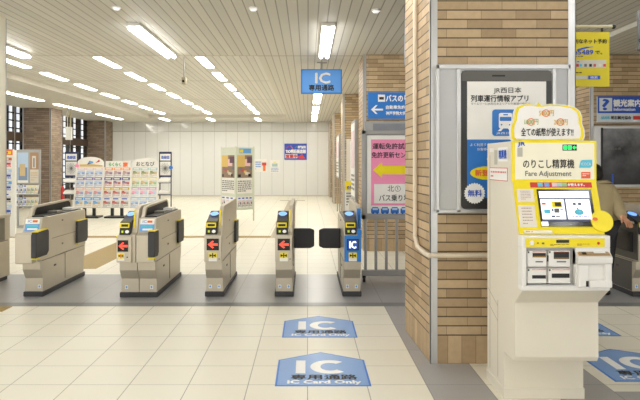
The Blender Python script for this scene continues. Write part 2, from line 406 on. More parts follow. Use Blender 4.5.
# ------------------------------------------------------------------ ticket gates
def arrow_pts(u, v, w, h):                       # arrow pointing left
    return [(u - w / 2, v), (u - w * .02, v + h / 2), (u + w * .12, v + h / 2 - h * .12), (u - w * .12, v + h * .14), (u + w / 2, v + h * .14), (u + w / 2, v - h * .14), (u - w * .12, v - h * .14), (u + w * .12, v - h / 2 + h * .12), (u - w * .02, v - h / 2)]
L_ = 1.45
def gate_body(x0, x1, top, shell, t, name='cabinet', back=None):
    b = MB()
    lower = [(.07, .05), (.07, .205), (0, .31), (0, .40), (L_ - .02, .40), (L_ - .02, .31), (L_ - .07, .205), (L_ - .07, .05)]
    b.prism(lower, 'x', x0, x1, STEEL, .004)
    b.prism([(-.07, .405), (-.07, .70), (.0, .73), (.06, top), (L_ - .03, top), (L_, top - .04), (L_, .405)], 'x', x0, x1, shell, .006)
    o = b.build(name, t)
    return o
def gate_reader(x0, x1, t, icon=True):           # card reader wedge, front at y=-.06
    c = (x0 + x1) / 2; b = MB(); w = (x1 - x0)
    b.prism([(-.055, .70), (-.02, .845), (.1, .875), (.34, .945), (.34, .70)], 'x', x0 + .012, x1 - .005, BLACK, .008)
    r = b.build('card_reader', t)
    fr = Fr((c, -.0555, .70), (1, 0, 0), (0, .035, .145))
    k = MB(); hw = w / 2 - .018
    for a in ((-hw, hw, .125, .14), (-hw, hw, .085, .097), (-hw, -hw + .014, .085, .14), (hw - .014, hw, .085, .14)): k.q(fr, *a, .010, YEL)
    k.q(fr, -hw + .02, -.012, .03, .055, .010, M('gate legend green', (190, 200, 40), .4, emit=.3)).disc(fr, .03, .042, .022, .018, .010, TXW, 12)
    k.build('reader_frame', r)
    fr = Fr((c, .22, .911), (1, 0, 0), (0, .24, .07)); MB().disc(fr, 0, 0, w * .30, .07, .008, BLULED).ring(fr, 0, 0, w * .30, w * .34, .008, TXW).build('touch_ring', r)
def gate_front(x0, x1, t, blue=False):
    c = (x0 + x1) / 2; fr = Fr((c, -.07, 0), (1, 0, 0), (0, 0, 1)); k = MB(); w = x1 - x0
    if blue:
        MB().box(x0 + .003, x1 - .003, -.076, -.07, .41, .70, GATEB).build('blue_front', t)
        k.q(fr, -.066, .066, .535, .66, .008, BLACK).q(fr, -.056, .056, .545, .65, .010, DBLUE).text(fr, 'IC', 0, .598, .07, .075, .012, M('lit white', (245, 250, 255), .4, emit=.7), .004)
    else:
        k.q(fr, -.068, .068, .535, .665, .004, BLACKG).poly(fr, arrow_pts(0, .60, .11, .085), .007, REDLED)
    k.build('direction_display', t)
    s = MB(); s.q(fr, -.045, .045, .415, .512, .008, PAPER).q(fr, -.045, .045, .45, .512, .010, YELS)
    s.poly(fr, [(-.035, .495), (-.035, .463), (0, .479)], .012, TXK).poly(fr, [(.035, .495), (.035, .463), (0, .479)], .012, TXK).q(fr, -.006, .006, .455, .507, .0125, TXK)
    s.build('warning_sticker', t)
    if not blue:
        MB().disc(fr, .07, .44, .007, .007, .004, BLACK, 10).build('keyhole', t)
def gate_low(x0, x1, t):
    MB().box(x0 - .012, x1 + .012, .045, L_ - .05, 0, .055, RUB, .006).build('base', t)
def small_label(x, t):
    fr = Fr((x, .07, 0), (1, 0, 0), (0, 0, 1)); MB().q(fr, -.016, .016, .09, .13, .003, PAPER).disc(fr, 0, .11, .011, .014, .004, LBLUE, 10).build('number_label', t)
def guard(xa, xb, t, white=False, stripe=True, mat_=None):
    b = MB(); b.prism([(.03, .70), (.05, .90), (.10, .985), (.18, 1.015), (L_ - .1, 1.03), (L_ - .03, 1.0), (L_ - .03, .70)], 'x', xa, xb + .003, mat_ or STEEL, .004); g = b.build('side_guard', t)
    if stripe: MB().prism([(.022, .76), (.044, .90), (.075, .975), (.09, .97), (.055, .895), (.034, .76)], 'x', xa + .001, xa + .018, YEL).build('yellow_stripe', g)
def hood(xa, xb, t):
    GL = MATS.get('smoked hood') or M('smoked hood', (36, 34, 33), .4, spec=.15)
    pts = [(.12, .86), (.20, .97), (.27, 1.005), (L_ - .16, 1.03), (L_ - .08, 1.0), (L_ - .02, .86)]
    b = MB(); inn = [(.2, .88), (.25, .96), (.29, .982), (L_ - .18, 1.005), (L_ - .12, .98), (L_ - .08, .88)]
    n = len(pts)
    for i in range(n):
        j = (i + 1) % n; q = [pts[i], pts[j], inn[j], inn[i]]
        b.prism(q, 'x', xa, xb, STEEL)
    for yy in (.42, L_ - .3): b.box(xa + .004, xb - .004, yy, yy + .025, .87, 1.0, STEEL)
    h = b.build('hood', t); MB().prism(inn, 'x', xa + .004, xb - .002, GL).build('hood_pane', h)
def side_details(x, sgn, t):
    b = MB(); e = .005
    def s(y0, y1, z0, z1, m): b.box(x, x + sgn * e, y0, y1, z0, z1, m)
    s(.32, L_ - .02, .62, .625, STEELD); s(.05, L_ - .05, .402, .408, STEELD); s(.72, .726, .09, .39, STEELD); s(.38, .44, .29, .31, BLACK); s(.62, .66, .515, .535, STEELD); s(.62, .66, .80, .815, BLACK)
    b.build('side_seam', t)
def flap_retracted(x, sgn, y0, y1, t, ang=0):
    f = MB(); xo = x + sgn * .006
    f.prism([(y0, .47), (y0, .735), (y0 + .03, .75), (y1 - .02, .75), (y1, .73), (y1, .50), (y1 - .05, .46)], 'x', x - sgn * .05, x + sgn * .028, RUB, .008); o = f.build('flap', t)
    MB().box(x - sgn * .052, x + sgn * .03, y0 + .0, y1 - .03, .75, .759, YEL, .002).build('yellow_edge', o); MB().box(x - sgn * .052, x + sgn * .03, y0 - .004, y0 + .06, .452, .464, YEL, .003).build('yellow_edge', o)
def flap_closed(x, sgn, w, y, t):
    f = MB(); pts = [(x, .70), (x + sgn * w * .8, .70), (x + sgn * w, .68), (x + sgn * w, .48), (x + sgn * w * .8, .455), (x, .455)]
    f.prism(pts, 'y', y - .02, y + .02, BLACK, .012); f.build('flap', t)
def gateA(name_label, X, blue=False, group='ticket gates', mirror=False, flap=None, sideshade=False):
    w = .19; t = thing('ticket_gate', name_label, 'ticket gate', (X, 7.14, 0), group, world=False); x0, x1 = -w / 2, w / 2
    gate_low(x0, x1, t); gate_body(x0, x1, .84, STEEL, t); gate_reader(x0, x1 - .045, t); gate_front(x0, x1, t, blue)
    guard(x1 - .042, x1, t, mat_=None)
    MB().box(x0 + .02, x1 - .05, .42, L_ - .1, .84, .856, BLACK, .004).build('top_tray', t)
    small_label(-.05, t); small_label(.05, t)
    side_details(x1, 1, t); side_details(x0, -1, t)
    if blue:
        MB().box(x1 - .043, x1 + .001, -.078, .04, .70, .765, GATEB, .004).build('guard_front', t); MB().box(x1 - .030, x1 - .012, -.0, .03, .765, .95, YEL, .003).build('yellow_bar', t); MB().box(x1 - .043, x1 + .001, .0, .06, .765, .99, GATEB, .004).build('guard_cover', t)
    if sideshade: MB().box(x0 - .004, x0, -.05, L_ - .03, .42, .82, M('painted side shade', (84, 82, 78), .35)).box(x0 - .004, x0, .08, L_ - .08, .06, .39, MATS['painted side shade']).build('side_panel', t)  # shade on the left side, painted as dark sheets over the steel
    return t
def halfB(xa, xb, t):
    gate_body(xa, xb, .885, STEEL, t, 'ticket_cabinet')
    fr = Fr(((xa + xb) / 2, 0.0, .73), (1, 0, 0), (0, .06, .155)); hw = (xb - xa) / 2 - .02
    k = MB(); k.q(fr, -hw, hw, .008, .15, .006, LBLUE).q(fr, -hw, hw, .09, .15, .008, PAPER).text(fr, 'IC', -.03, .122, .045, .03, .010, TXB).q(fr, .0, .055, .108, .134, .010, ORG).q(fr, -hw + .015, hw - .015, .055, .08, .008, CYAN).q(fr, -hw + .03, hw - .015, .02, .042, .008, TXW)
    k.build('guide_sticker', t)
    b = MB(); b.box(xa + .045, xb - .02, .14, L_ - .12, .885, .90, BLACK, .004).box(xa + .05, xb - .03, .55, .75, .90, .925, STEELD, .005).box(xa + .05, xb - .03, L_ - .42, L_ - .2, .90, .93, WHITE, .005); b.build('ticket_slot', t)
    hood(xa, xa + .04, t); side_details(xb, 1, t)

# gate 1 (ticket side only, leftmost full gate)
t = thing('ticket_gate', 'grey ticket gate with smoked hood, wide black flap and no card reader', 'ticket gate', (-3.08, 7.14, 0), 'ticket gates', world=False)
gate_low(-.1, .1, t); halfB(-.1, .1, t); small_label(.06, t)
MB().box(-.1, .085, -.19, -.07, .40, .73, STEEL, .012).build('flap_housing', t)
f = MB(); f.prism([(-.19, .46), (-.19, .72), (-.16, .74), (.13, .75), (.16, .73), (.16, .50), (.10, .46)], 'x', .07, .135, RUB, .01); o = f.build('flap', t)
MB().prism([(-.16, .742), (-.14, .752), (.12, .761), (.13, .752)], 'x', .068, .137, YEL).build('yellow_edge', o); MB().box(.068, .137, -.185, -.1, .445, .46, YEL, .003).build('yellow_edge', o)
flap_retracted(.1, 1, L_ - .36, L_ + .02, t)
# gate 2 (double width)
t = thing('ticket_gate', 'double width ticket gate with red arrow, card reader and blue guide sticker', 'ticket gate', (-1.886, 7.1, 0), 'ticket gates', world=False)
gate_low(-.2, .2, t); gate_body(-.2, -.003, .84, STEEL, t); gate_reader(-.2, -.06, t); halfB(.003, .2, t)
b = MB(); b.box(-.205, -.04, -.10, -.07, .41, .69, STEEL, .006).build('front_box', t)
fr_dx = thing
k = MB(); fr = Fr((-.13, -.10, 0), (1, 0, 0), (0, 0, 1)); k.q(fr, -.06, .055, .53, .655, .004, BLACKG).poly(fr, arrow_pts(0, .592, .10, .085), .007, REDLED).build('direction_display', t)
s = MB(); s.q(fr, -.06, .015, .43, .515, .004, PAPER).q(fr, -.055, .01, .455, .512, .006, YELS).poly(fr, [(-.05, .50), (-.05, .468), (-.022, .484)], .008, TXK).poly(fr, [(.005, .50), (.005, .468), (-.022, .484)], .008, TXK).q(fr, -.027, -.018, .458, .508, .0085, TXR).build('warning_sticker', t)
MB().disc(fr, .045, .47, .008, .008, .004, BLACK, 10).build('keyhole', t)
guard(-.055, -.006, t); small_label(-.14, t); small_label(.14, t)
b = MB().box(-.235, -.2, 0, .3, .46, .68, BLACK, .008); o = b.build('flap', t); MB().box(-.237, -.198, 0, .3, .68, .692, YEL).build('yellow_edge', o)
flap_retracted(.188, 1, -.10, .10, t); flap_retracted(.2, 1, L_ - .3, L_ + .05, t)
# gates 3, 4, 5 and the right one
t = gateA('slim grey ticket gate with red arrow beside the wide gate, passage open', -1.046)
flap_retracted(.095, 1, L_ - .3, L_ + .0, t)
t = gateA('slim grey ticket gate with red arrow and a black flap shut on its right', -.262); flap_closed(.095, 1, .25, .72, t)
t = gateA('slim ticket gate with blue front and lit IC display', .5, True); flap_closed(-.095, -1, .265, .72, t)
t = gateA('ticket gate with painted side shade, cut by the right edge, behind the walking person', 3.755, sideshade=True)
b = MB().box(-.125, -.095, .05, .4, .5, .72, BLACK, .008).build('flap', t)

# ------------------------------------------------------------------ brochure racks
ROWN = ['top', 'second', 'third', 'bottom']; COLN = ['left', 'middle', 'right']
def leaflet(fr, u, v, w, h, cols, label, group, seed):
    rn = random.Random(seed); b = MB(); o0 = fr.p(u, v, 0)
    b.slab(fr, [(u - w / 2, v), (u + w / 2, v), (u + w / 2, v + h), (u - w / 2, v + h)], 0, .012, PAPER)
    c1, c2, c3 = cols
    b.q(fr, u - w / 2, u + w / 2, v + h * .72, v + h, .016, c1)
    b.q(fr, u - w * .36, u + w * .30, v + h * .8, v + h * .92, .02, PAPER if c1 is not PAPER else TXB)
    b.q(fr, u - w * .44, u + w * (.05 + .3 * rn.random()), v + h * .34, v + h * .66, .016, c2)
    b.q(fr, u + w * .1, u + w * .44, v + h * .3, v + h * .5, .02, c3)
    b.q(fr, u - w * .1, u + w * .46, v + h * .52, v + h * .68, .018, M('print mist', (214, 214, 222), .45)).q(fr, u - w * .46, u - w * .15, v + h * .27, v + h * .42, .018, M('print warm grey', (186, 176, 170), .45))
    b.dashes(fr, u - w * .46, u + w * .46, v + h * .03, v + h * .26, .016, c3, 3, seed, .62)
    o = b.build('leaflet', None, tuple(o0)); tag(o, label, 'leaflet', group); return o
def C_(n, rgb): return M('print ' + n, rgb, .45)
pA = [(C_('pale rose', (232, 206, 214)), C_('pale sky', (190, 214, 240)), C_('soft blue', (140, 170, 220))), (C_('violet', (150, 130, 190)), C_('pale sky', 0), C_('soft blue', 0)), (C_('blush', (240, 200, 196)), C_('rose', (226, 160, 166)), C_('soft blue', 0)), (C_('azure', (110, 176, 236)), C_('azure', 0), C_('sand', (214, 190, 140)))]
pB = [(C_('orange', (238, 160, 96)), C_('grey rose', (190, 160, 160)), C_('mauve', (150, 120, 150))), (C_('indigo', (96, 92, 150)), C_('mauve', 0), C_('brick', (196, 96, 90))), (C_('mustard', (214, 186, 70)), C_('brick', 0), C_('grey rose', 0)), (PAPER, C_('brick', 0), C_('ash', (170, 160, 150)))]
pC = [(C_('pale teal', (176, 206, 204)), C_('olive', (150, 160, 100)), C_('sand', 0)), (C_('lemon', (238, 232, 170)), C_('sand', 0), C_('leaf', (150, 196, 140))), (C_('lilac', (226, 190, 226)), C_('pink', (244, 170, 200)), C_('pale sky', 0)), (C_('ice', (200, 220, 244)), C_('pale sky', 0), C_('soft blue', 0))]
DN = {'a': ['pale rose', 'violet titled', 'blush pink', 'azure blue'], 'b': ['orange topped', 'dark indigo', 'mustard titled', 'white and red'], 'c': ['pale teal', 'lemon yellow', 'lilac pink', 'icy blue']}
def rack(key, xc, w, pal, desc, header):
    Y0 = 17.4; t = thing('brochure_rack', f'white floor brochure rack with {desc}', 'brochure rack', (xc, Y0, 0), 'brochure racks')
    sl = Fr((xc, Y0, .28), (1, 0, 0), (0, .24, 1.1)); H = 1.125
    b = MB(); b.slab(sl, [(-w / 2, 0), (w / 2, 0), (w / 2, H), (-w / 2, H)], -.03, 0, WHITE); b.build('back_panel', t)
    for r in range(4):
        v = .02 + (3 - r) * .278; MB().slab(sl, [(-w / 2, v - .015), (w / 2, v - .015), (w / 2, v), (-w / 2, v)], 0, .05, M('clear shelf', (226, 230, 232), .2)).build('shelf', t)
    for sx in (-1, 1):
        MB().slab(sl, [(sx * w / 2 - .012, 0), (sx * w / 2 + .012, 0), (sx * w / 2 + .012, H), (sx * w / 2 - .012, H)], -.03, .05, WHITE).build('side_panel', t)
    for sx in (-.13, .13): MB().box(xc + sx - .04, xc + sx + .04, Y0 + .12, Y0 + .18, .05, .5, BLACK).build('leg', t)
    MB().box(xc - .3, xc + .3, Y0 - .05, Y0 + .4, .0, .05, BLACK, .01).build('base', t)
    header(t, xc, w, Y0 + .27)
    for r in range(4):
        for c in range(3):
            leaflet(sl, (c - 1) * w * .325, .02 + (3 - r) * .278, w * .305, .262, pal[r], f'{DN[key][r]} leaflet, {ROWN[r]} row {COLN[c]} pocket of the {"arch-topped" if key == "a" else "low-topped" if key == "b" else "text-topped"} rack', 'leaflets in the brochure racks', (ord(key) * 31 + r * 7 + c) % 999)
def arch(w, z0, z1, n=12): return [(-w / 2, z0)] + [(w / 2, z0)] + [(w / 2 * math.cos(math.pi * i / n), z0 + (z1 - z0) * (.45 + .55 * math.sin(math.pi * i / n))) for i in range(n + 1)]
def hA(t, xc, w, Y):
    fr = Fr((xc, Y, 0), (1, 0, 0), (0, 0, 1)); b = MB(); b.slab(fr, arch(w * .98, 1.37, 1.67), 0, .03, WHITE)
    b.poly(fr, [(-.3, 1.4), (.34, 1.4), (.34, 1.44), (.0, 1.47), (-.3, 1.46)], .034, C_('gold', (222, 190, 110))).poly(fr, [(-.1, 1.45), (.08, 1.5), (-.02, 1.57)], .036, C_('royal', (70, 100, 190))).poly(fr, [(.14, 1.5), (.26, 1.54), (.24, 1.6)], .036, TXR).disc(fr, .02, 1.52, .06, .03, .038, LBLUE)
    b.build('header', t); MB().disc(fr, -.37, 1.42, .06, .05, .04, PINK, 14).build('side_flag', t)
def hB(t, xc, w, Y):
    fr = Fr((xc, Y, 0), (1, 0, 0), (0, 0, 1)); b = MB(); b.slab(fr, [(-w * .46, 1.37), (w * .46, 1.37), (w * .46, 1.555), (-w * .46, 1.555)], 0, .03, WHITE)
    b.text(fr, 'らくらく', -.09, 1.46, .32, .1, .034, GRN, .006).text(fr, '旅', .2, 1.46, .13, .12, .034, ORG, .008).build('header', t)
def hC(t, xc, w, Y):
    fr = Fr((xc, Y, 0), (1, 0, 0), (0, 0, 1)); b = MB(); b.slab(fr, arch(w * .98, 1.37, 1.64), 0, .03, WHITE); b.text(fr, 'おとなび', 0, 1.475, .5, .12, .034, TXK, .002).build('header', t)
rack('a', -5.98, .74, pA, 'arched header and coloured hills', hA)
rack('b', -5.22, .74, pB, 'low header of green and orange lettering', hB)
rack('c', -4.47, .72, pC, 'arched header lettered おとなび', hC)

# route map stands
def map_stand(x0, x1, label, flag, side):
    Y = 18.2; t = thing('map_stand', label, 'map stand', ((x0 + x1) / 2, Y, 0), 'navy map stands'); xc = (x0 + x1) / 2
    b = MB(); b.box(x0, x1, Y, Y + .04, 1.10, 1.82, NAVY, .008); b.build('frame', t)
    fr = FY(Y); b = MB(); b.q(fr, x0 + .03, x1 - .03, 1.57, 1.76, .004, PAPER).text(fr, '路線図', xc, 1.66, (x1 - x0) * .62, .09, .007, TXB, .003); b.build('header', t)
    b = MB(); b.q(fr, x0 + .03, x1 - .03, 1.15, 1.54, .004, M('map paper', (232, 232, 230), .5)); rn = random.Random(side + 4)
    for k in range(9):
        a = k * math.pi / 9; c, s = math.cos(a), math.sin(a); l = .14; w_ = .0045
        b.poly(fr, [(xc - c * l - s * w_, 1.345 - s * l * 1.15 + c * w_), (xc + c * l - s * w_, 1.345 + s * l * 1.15 + c * w_), (xc + c * l + s * w_, 1.345 + s * l * 1.15 - c * w_), (xc - c * l + s * w_, 1.345 - s * l * 1.15 - c * w_)], .007 + k * .0004, TXG)
    b.build('route_map', t)
    for x in (x0 + .02, x1 - .02): MB().cyl((x, Y + .03, 0.02), (x, Y + .03, 1.13), .016, NAVY, 8).build('pole', t)
    for z in (.95, .62):
        MB().box(x0, x1, Y - .22, Y + .04, z - .02, z, NAVY, .004).build('shelf', t)
    MB().box(x0 - .04, x1 + .04, Y - .25, Y + .2, 0, .02, NAVY).build('base', t)
    if flag: MB().disc(fr, x1 - .02, 1.37, .06, .055, .012, BLUE, 14).build('blue_tab', t)
    nm = 'left of the racks' if side == 0 else 'right of the racks'
    for i, z in enumerate((.95, .62)):
        o = MB().prism([(Y - .2, z + .001), (Y - .02, z + .001), (Y - .02, z + .12), (Y - .2, z + .05)], 'x', x0 + .03, x1 - .03, PAPER, .004).build('paper_stack', None); tag(o, f'white paper stack on the {["upper", "lower"][i]} shelf of the map stand {nm}', 'papers', 'paper stacks on the map stands')
map_stand(PX(64.7, 18.2), PX(78, 18.2), 'navy framed map stand with white header, left of the brochure racks', False, 0)
map_stand(PX(159, 18.2), PX(171.6, 18.2), 'navy framed map stand with a round blue tab, right of the brochure racks', True, 1)
Y = 18.9; x0 = PX(62.6, Y); tag(MB().cyl((x0, Y, 0), (x0, Y, .75), .05, TXR, 16).cyl((x0, Y, .75), (x0, Y, .82), .05, TXR, 16, .02).cyl((x0, Y, .82), (x0, Y, .88), .02, BLACK, 10).build('fire_extinguisher', None, (x0, Y, 0)), 'red fire extinguisher standing left of the navy map stand', 'fire extinguisher')

# leaflet tower and grey poster display at far left
Y = 13.0; t = thing('leaflet_tower', 'narrow white leaflet tower with red and yellow header at the left edge', 'leaflet stand', (-6.15, Y, 0))
xa, xb = -6.34, -5.98; b = MB().box(xa, xb, Y, Y + .05, .0, 1.78, WHITE, .006).build('back_panel', t)
MB().box(xb, xb + .05, Y - .02, Y + .05, 0, 1.76, WHITE).build('side_panel', t); fr = FY(Y)
MB().q(fr, xa, xb, 1.66, 1.78, .006, ORG).q(fr, xa + .12, xb - .04, 1.68, 1.74, .01, YEL).q(fr, xa + .2, xb - .1, 1.69, 1.73, .013, TXR).build('header', t)
cols = [('orange and brown', (C_('rust', (200, 120, 80)), C_('sand', 0), TXR)), ('pale blue', (C_('pale sky', 0), C_('azure', 0), TXB)), ('sea blue', (C_('azure', 0), C_('sand', 0), TXB)), ('white and green', (PAPER, C_('leaf', 0), TXK)), ('ice blue', (C_('ice', 0), CYAN, TXB))]
for i, (n, c) in enumerate(cols):
    z = 1.40 - i * .24; leaflet(FY(Y), (xa + xb) / 2, z, .32, .21, c, f'{n} leaflet, {ords[i]} from the top in the narrow tower at left', 'leaflets in the narrow tower', 50 + i)
    MB().box(xa, xb, Y - .05, Y, z - .015, z, WHITE).build('shelf', t)
Y = 15.0; x0, x1 = PX(16, Y), PX(40.3, Y); t = thing('poster_display', 'grey framed double poster display with pamphlet shelves, left before the brick', 'poster display', ((x0 + x1) / 2, Y, 0))
zt, zb = PZ(149.5, Y), PZ(184.5, Y); xm = PX(28.8, Y); fr = FY(Y)
MB().box(x0, x1, Y, Y + .06, zb, zt, GREYM, .01).build('frame', t)
MB().q(fr, x0 + .04, xm - .01, zb + .04, zt - .07, .004, C_('pale sky', 0)).q(fr, x0 + .06, xm - .03, zb + .1, zb + .4, .008, C_('steel blue', (130, 150, 180))).q(fr, x0 + .09, xm - .08, zb + .2, zb + .48, .011, C_('sand', 0)).q(fr, x0 + .04, xm - .01, zb + .04, zb + .1, .011, PAPER).build('poster', t)
MB().q(fr, xm + .03, x1 - .04, zb + .36, zt - .07, .004, C_('tan', (176, 140, 104))).q(fr, xm + .08, x1 - .1, zb + .38, zt - .15, .008, C_('linen', (222, 214, 200))).q(fr, xm + .11, x1 - .13, zb + .4, zt - .2, .011, C_('slate', (110, 120, 140))).build('poster', t)
MB().q(fr, xm + .03, x1 - .04, zb + .04, zb + .35, .004, C_('linen', 0)).dashes(fr, xm + .05, x1 - .06, zb + .08, zb + .3, .008, C_('sand', 0), 4, 5).build('poster', t)
for x in (x0 + .03, x1 - .03): MB().box(x - .02, x + .02, Y + .01, Y + .05, 0, zb, GREYM).build('pole', t)
MB().box(x0, x1, Y - .3, Y + .25, 0, .02, GREYM).build('base', t)
pal2 = [('light blue', (C_('pale sky', 0), C_('soft blue', 0), TXB)), ('grey blue', (C_('steel blue', 0), C_('ice', 0), TXK)), ('white', (PAPER, C_('ice', 0), TXB)), ('cream yellow', (C_('lemon', 0), C_('sand', 0), C_('olive', 0))), ('pale green', (C_('lemon', 0), C_('leaf', 0), C_('olive', 0))), ('ivory', (C_('linen', 0), C_('mustard', 0), C_('sand', 0)))]
for r, z in enumerate((.78, .50)):
    MB().box(x0, x1, Y - .2, Y, z - .02, z, GREYM).build('shelf', t)
    sl = Fr((0, Y - .16, z), (1, 0, 0), (0, .1, .22))
    for i, (n, c) in enumerate(pal2):
        leaflet(sl, x0 + .07 + i * (x1 - x0 - .09) / 5.2, .002, .085, .22, c, f'{n} pamphlet on the {["upper", "lower"][r]} shelf of the grey poster display', 'pamphlets under the poster display', 80 + r * 9 + i)

# three-sided poster tower in the middle distance
t = thing('poster_tower', 'pale green angled poster tower standing behind the slim gate', 'poster tower', (-1.82, 16.2, 0))
A, B, Cc = (-2.27, 16.85), (-1.82, 16.2), (-1.40, 16.6); PG = M('pale green frame', (216, 222, 204), .4)
def side_face(a, b, k):
    r = Vector((b[0] - a[0], b[1] - a[1], 0)); Lw = r.length; fr = Fr((a[0], a[1], 0), r, (0, 0, 1))
    m = MB(); m.slab(fr, [(0, .3), (Lw, .3), (Lw, 1.90), (0, 1.90)], -.03, 0, PG); m.build('side_board', t)
    p = MB(); p.q(fr, .05, Lw - .05, .72, 1.70, .004, PAPER).q(fr, .05, Lw - .05, 1.12, 1.70, .007, C_('ash brown', (150, 128, 110))).q(fr, .05, Lw * .5, 1.40, 1.70, .010, C_('gold', 0)).q(fr, Lw * .5, Lw * .8, 1.42, 1.6, .010, C_('blush', 0)).q(fr, Lw * .62, Lw - .06, 1.5, 1.66, .012, C_('plum', (110, 80, 96)))
    for i in range(9):
        u = .07 + (Lw - .2) * ((i * .37) % 1); v = 1.14 + .22 * ((i * .61) % 1); p.q(fr, u, u + .09, v, v + .07, .011 + i * .0005, [BLACK, C_('brick', 0), C_('linen', 0), C_('slate', 0), C_('gold', 0)][i % 5])
    p.dashes(fr, .07, Lw - .07, .76, 1.06, .008, TXG, 6, k); p.build('poster', t)
    q = MB()
    if k: q.q(fr, Lw * .2, Lw * .85, 1.75, 1.87, .006, C_('azure', 0)).q(fr, Lw * .22, Lw * .4, 1.77, 1.84, .010, YEL).build('header', t)
    n = 3 if k == 0 else 4
    for i in range(n):
        u = .05 + (Lw - .1) * (i + .5) / n; leaflet(fr, u, .36, (Lw - .1) / n * .9, .28, (PAPER, C_('pale rose', 0), TXG), f'white flyer, {ords[i]} from the left on the {["left", "right"][k]} face of the poster tower', 'flyers on the poster tower', 200 + i + 7 * k)
    MB().slab(fr, [(.03, .33), (Lw - .03, .33), (Lw - .03, .36), (.03, .36)], 0, .04, PG).build('pocket', t)
side_face(A, B, 0); side_face(B, Cc, 1)
for p in (A, B, Cc): MB().cyl((p[0], p[1] + .03, 0), (p[0], p[1] + .03, 1.93), .02, PG, 8).build('post', t)

# notices and sign on the back wall
Y = 28.98
def wnotice(x0, y0, x1, y1, fn, label, name='wall_notice', cat='notice'):
    b = MB(); b.box(PX(x0, Y), PX(x1, Y), Y, Y + .02, PZ(y1, Y), PZ(y0, Y), PAPER); fn(b); tag(b.build(name, None, (PX(x0, Y), Y, PZ(y1, Y))), label, cat)
wnotice(254.5, 159, 267, 172, lambda b: (b.pq(263, 163.5, 265.5, 171, Y, .008, ORG), b.pq(262, 162.5, 266.3, 165.5, Y, .010, TXR), b.dashes(FY(Y), PX(255.5, Y), PX(261, Y), PZ(170, Y), PZ(161, Y), .008, LBLUE, 4, 2)), 'white notice with an orange figure on the wall beside the poster tower')
wnotice(270, 160, 279.5, 172.5, lambda b: (b.pq(272, 163.5, 277.5, 166.5, Y, .008, C_('pale teal', 0)), b.pq(273.5, 161.5, 276, 164, Y, .010, C_('lemon', 0)), b.dashes(FY(Y), PX(271, Y), PX(278.5, Y), PZ(172, Y), PZ(167.5, Y), .008, C_('soft blue', 0), 3, 3)), 'white notice with a green drawing, left of the blue wall sign')
b = MB(); b.box(PX(284.4, Y), PX(306.8, Y), Y - .02, Y + .02, PZ(159.8, Y), PZ(143.6, Y), M('royal sign', (52, 86, 200), .35))
Ys = Y - .02; fr = FY(Ys)
for px, m, s in ((287.5, TXR, 1), (291.7, ORG, -1), (296, GRN, 1)): b.poly(fr, [(PX(px - 1.4, Ys), PZ(146.9 + s * 1.0, Ys)), (PX(px + .9, Ys), PZ(147.5 - s * 1.5, Ys)), (PX(px + 1.4, Ys), PZ(147.3 - s * 1, Ys)), (PX(px - .9, Ys), PZ(146.9 + s * 1.6, Ys))], .006, m)
b.pt('専門店街', 297.8, 145.8, 305.8, 148.4, Ys, .006, TXW, .008); b.pt('TiO明石仮店舗', 285.8, 149.6, 305.6, 153.2, Ys, .006, TXW, .012)
b.pq(285.4, 154.3, 297.4, 158.3, Ys, .006, PAPER); b.pt('営業中', 286, 154.7, 297, 158, Ys, .010, TXR, .01)
b.poly(fr, [(PX(298, Ys), PZ(156.5, Ys)), (PX(300, Ys), PZ(156, Ys)), (PX(301.8, Ys), PZ(154, Ys)), (PX(305.6, Ys), PZ(158.6, Ys)), (PX(298.2, Ys), PZ(158.6, Ys))], .006, M('arrow red', (240, 80, 56), .4))
tag(b.build('wall_sign', None, (PX(295, Y), Y, 1.8)), 'blue shop sign with red arrow on the white back wall', 'sign')

# hanging IC sign
Y = 11.7; t = thing('hanging_sign', 'blue IC sign hanging from the ceiling above the gates', 'hanging sign', (PX(321, Y), Y, CZ))
x0, x1, z0, z1 = PX(301, Y), PX(342, Y), PZ(93.7, Y), PZ(69.2, Y)
b = MB().box(x0, x1, Y, Y + .08, z0, z1, BLUE, .006).q(FY(Y), x0 + .022, x1 - .022, z0 + .02, z1 - .02, .003, M('sign mid blue', (88, 156, 232), .35, emit=.15))
b.pt('IC', 315.5, 73, 330, 83.2, Y, .006, TXW, .008); b.pt('専用通路', 309, 84.8, 334, 90.6, Y, .006, TXK, .004); b.build('sign_board', t)
MB().box(PX(317, Y), PX(327, Y), Y, Y + .08, CZ - .02, CZ, GREYM).build('ceiling_plate', t)
MB().cyl((PX(321.5, Y), Y + .04, z1), (PX(321.5, Y), Y + .04, CZ), .018, GREYM, 10).build('rod', t)

# ------------------------------------------------------------------ floor stickers
def sticker(xc, yb, label):
    b = MB(); hw = .325; fr = Fr((xc, yb, 0), (1, 0, 0), (0, 1, 0))
    b.slab(fr, [(-hw, 0), (hw, 0), (hw, .57), (0, .77), (-hw, .57)], -.002, .0015, BLUE)
    i = .014; b.poly(fr, [(-hw + i, i), (hw - i, i), (hw - i, .56), (0, .752), (-hw + i, .56)], .0025, STKB)
    b.q(fr, -.19, -.12, .255, .55, .0035, TXW)
    n = 22; R0, R1 = (.07, .088), (.145, .155)
    for k in range(n):
        a = math.radians(48 + 264 * k / n); c = math.radians(48 + 264 * (k + 1) / n); q = lambda t_, R: (.06 + R[0] * math.cos(t_), .402 + R[1] * math.sin(t_))
        b.poly(fr, [q(a, R0), q(a, R1), q(c, R1), q(c, R0)], .0035, TXW)
    b.text(fr, '専用通路', .01, .175, .46, .10, .0035, TXK, .003); b.text(fr, 'IC Card Only', .01, .065, .5, .085, .0035, TXW, .004)
    tag(b.build('floor_sticker', None, (xc, yb, 0)), label, 'floor sticker', 'IC lane floor stickers')
sticker(.105, 4.3, 'blue IC floor sticker, the lower and nearer one before the blue fronted gate'); sticker(.105, 5.5, 'blue IC floor sticker, the farther one just before the gates')
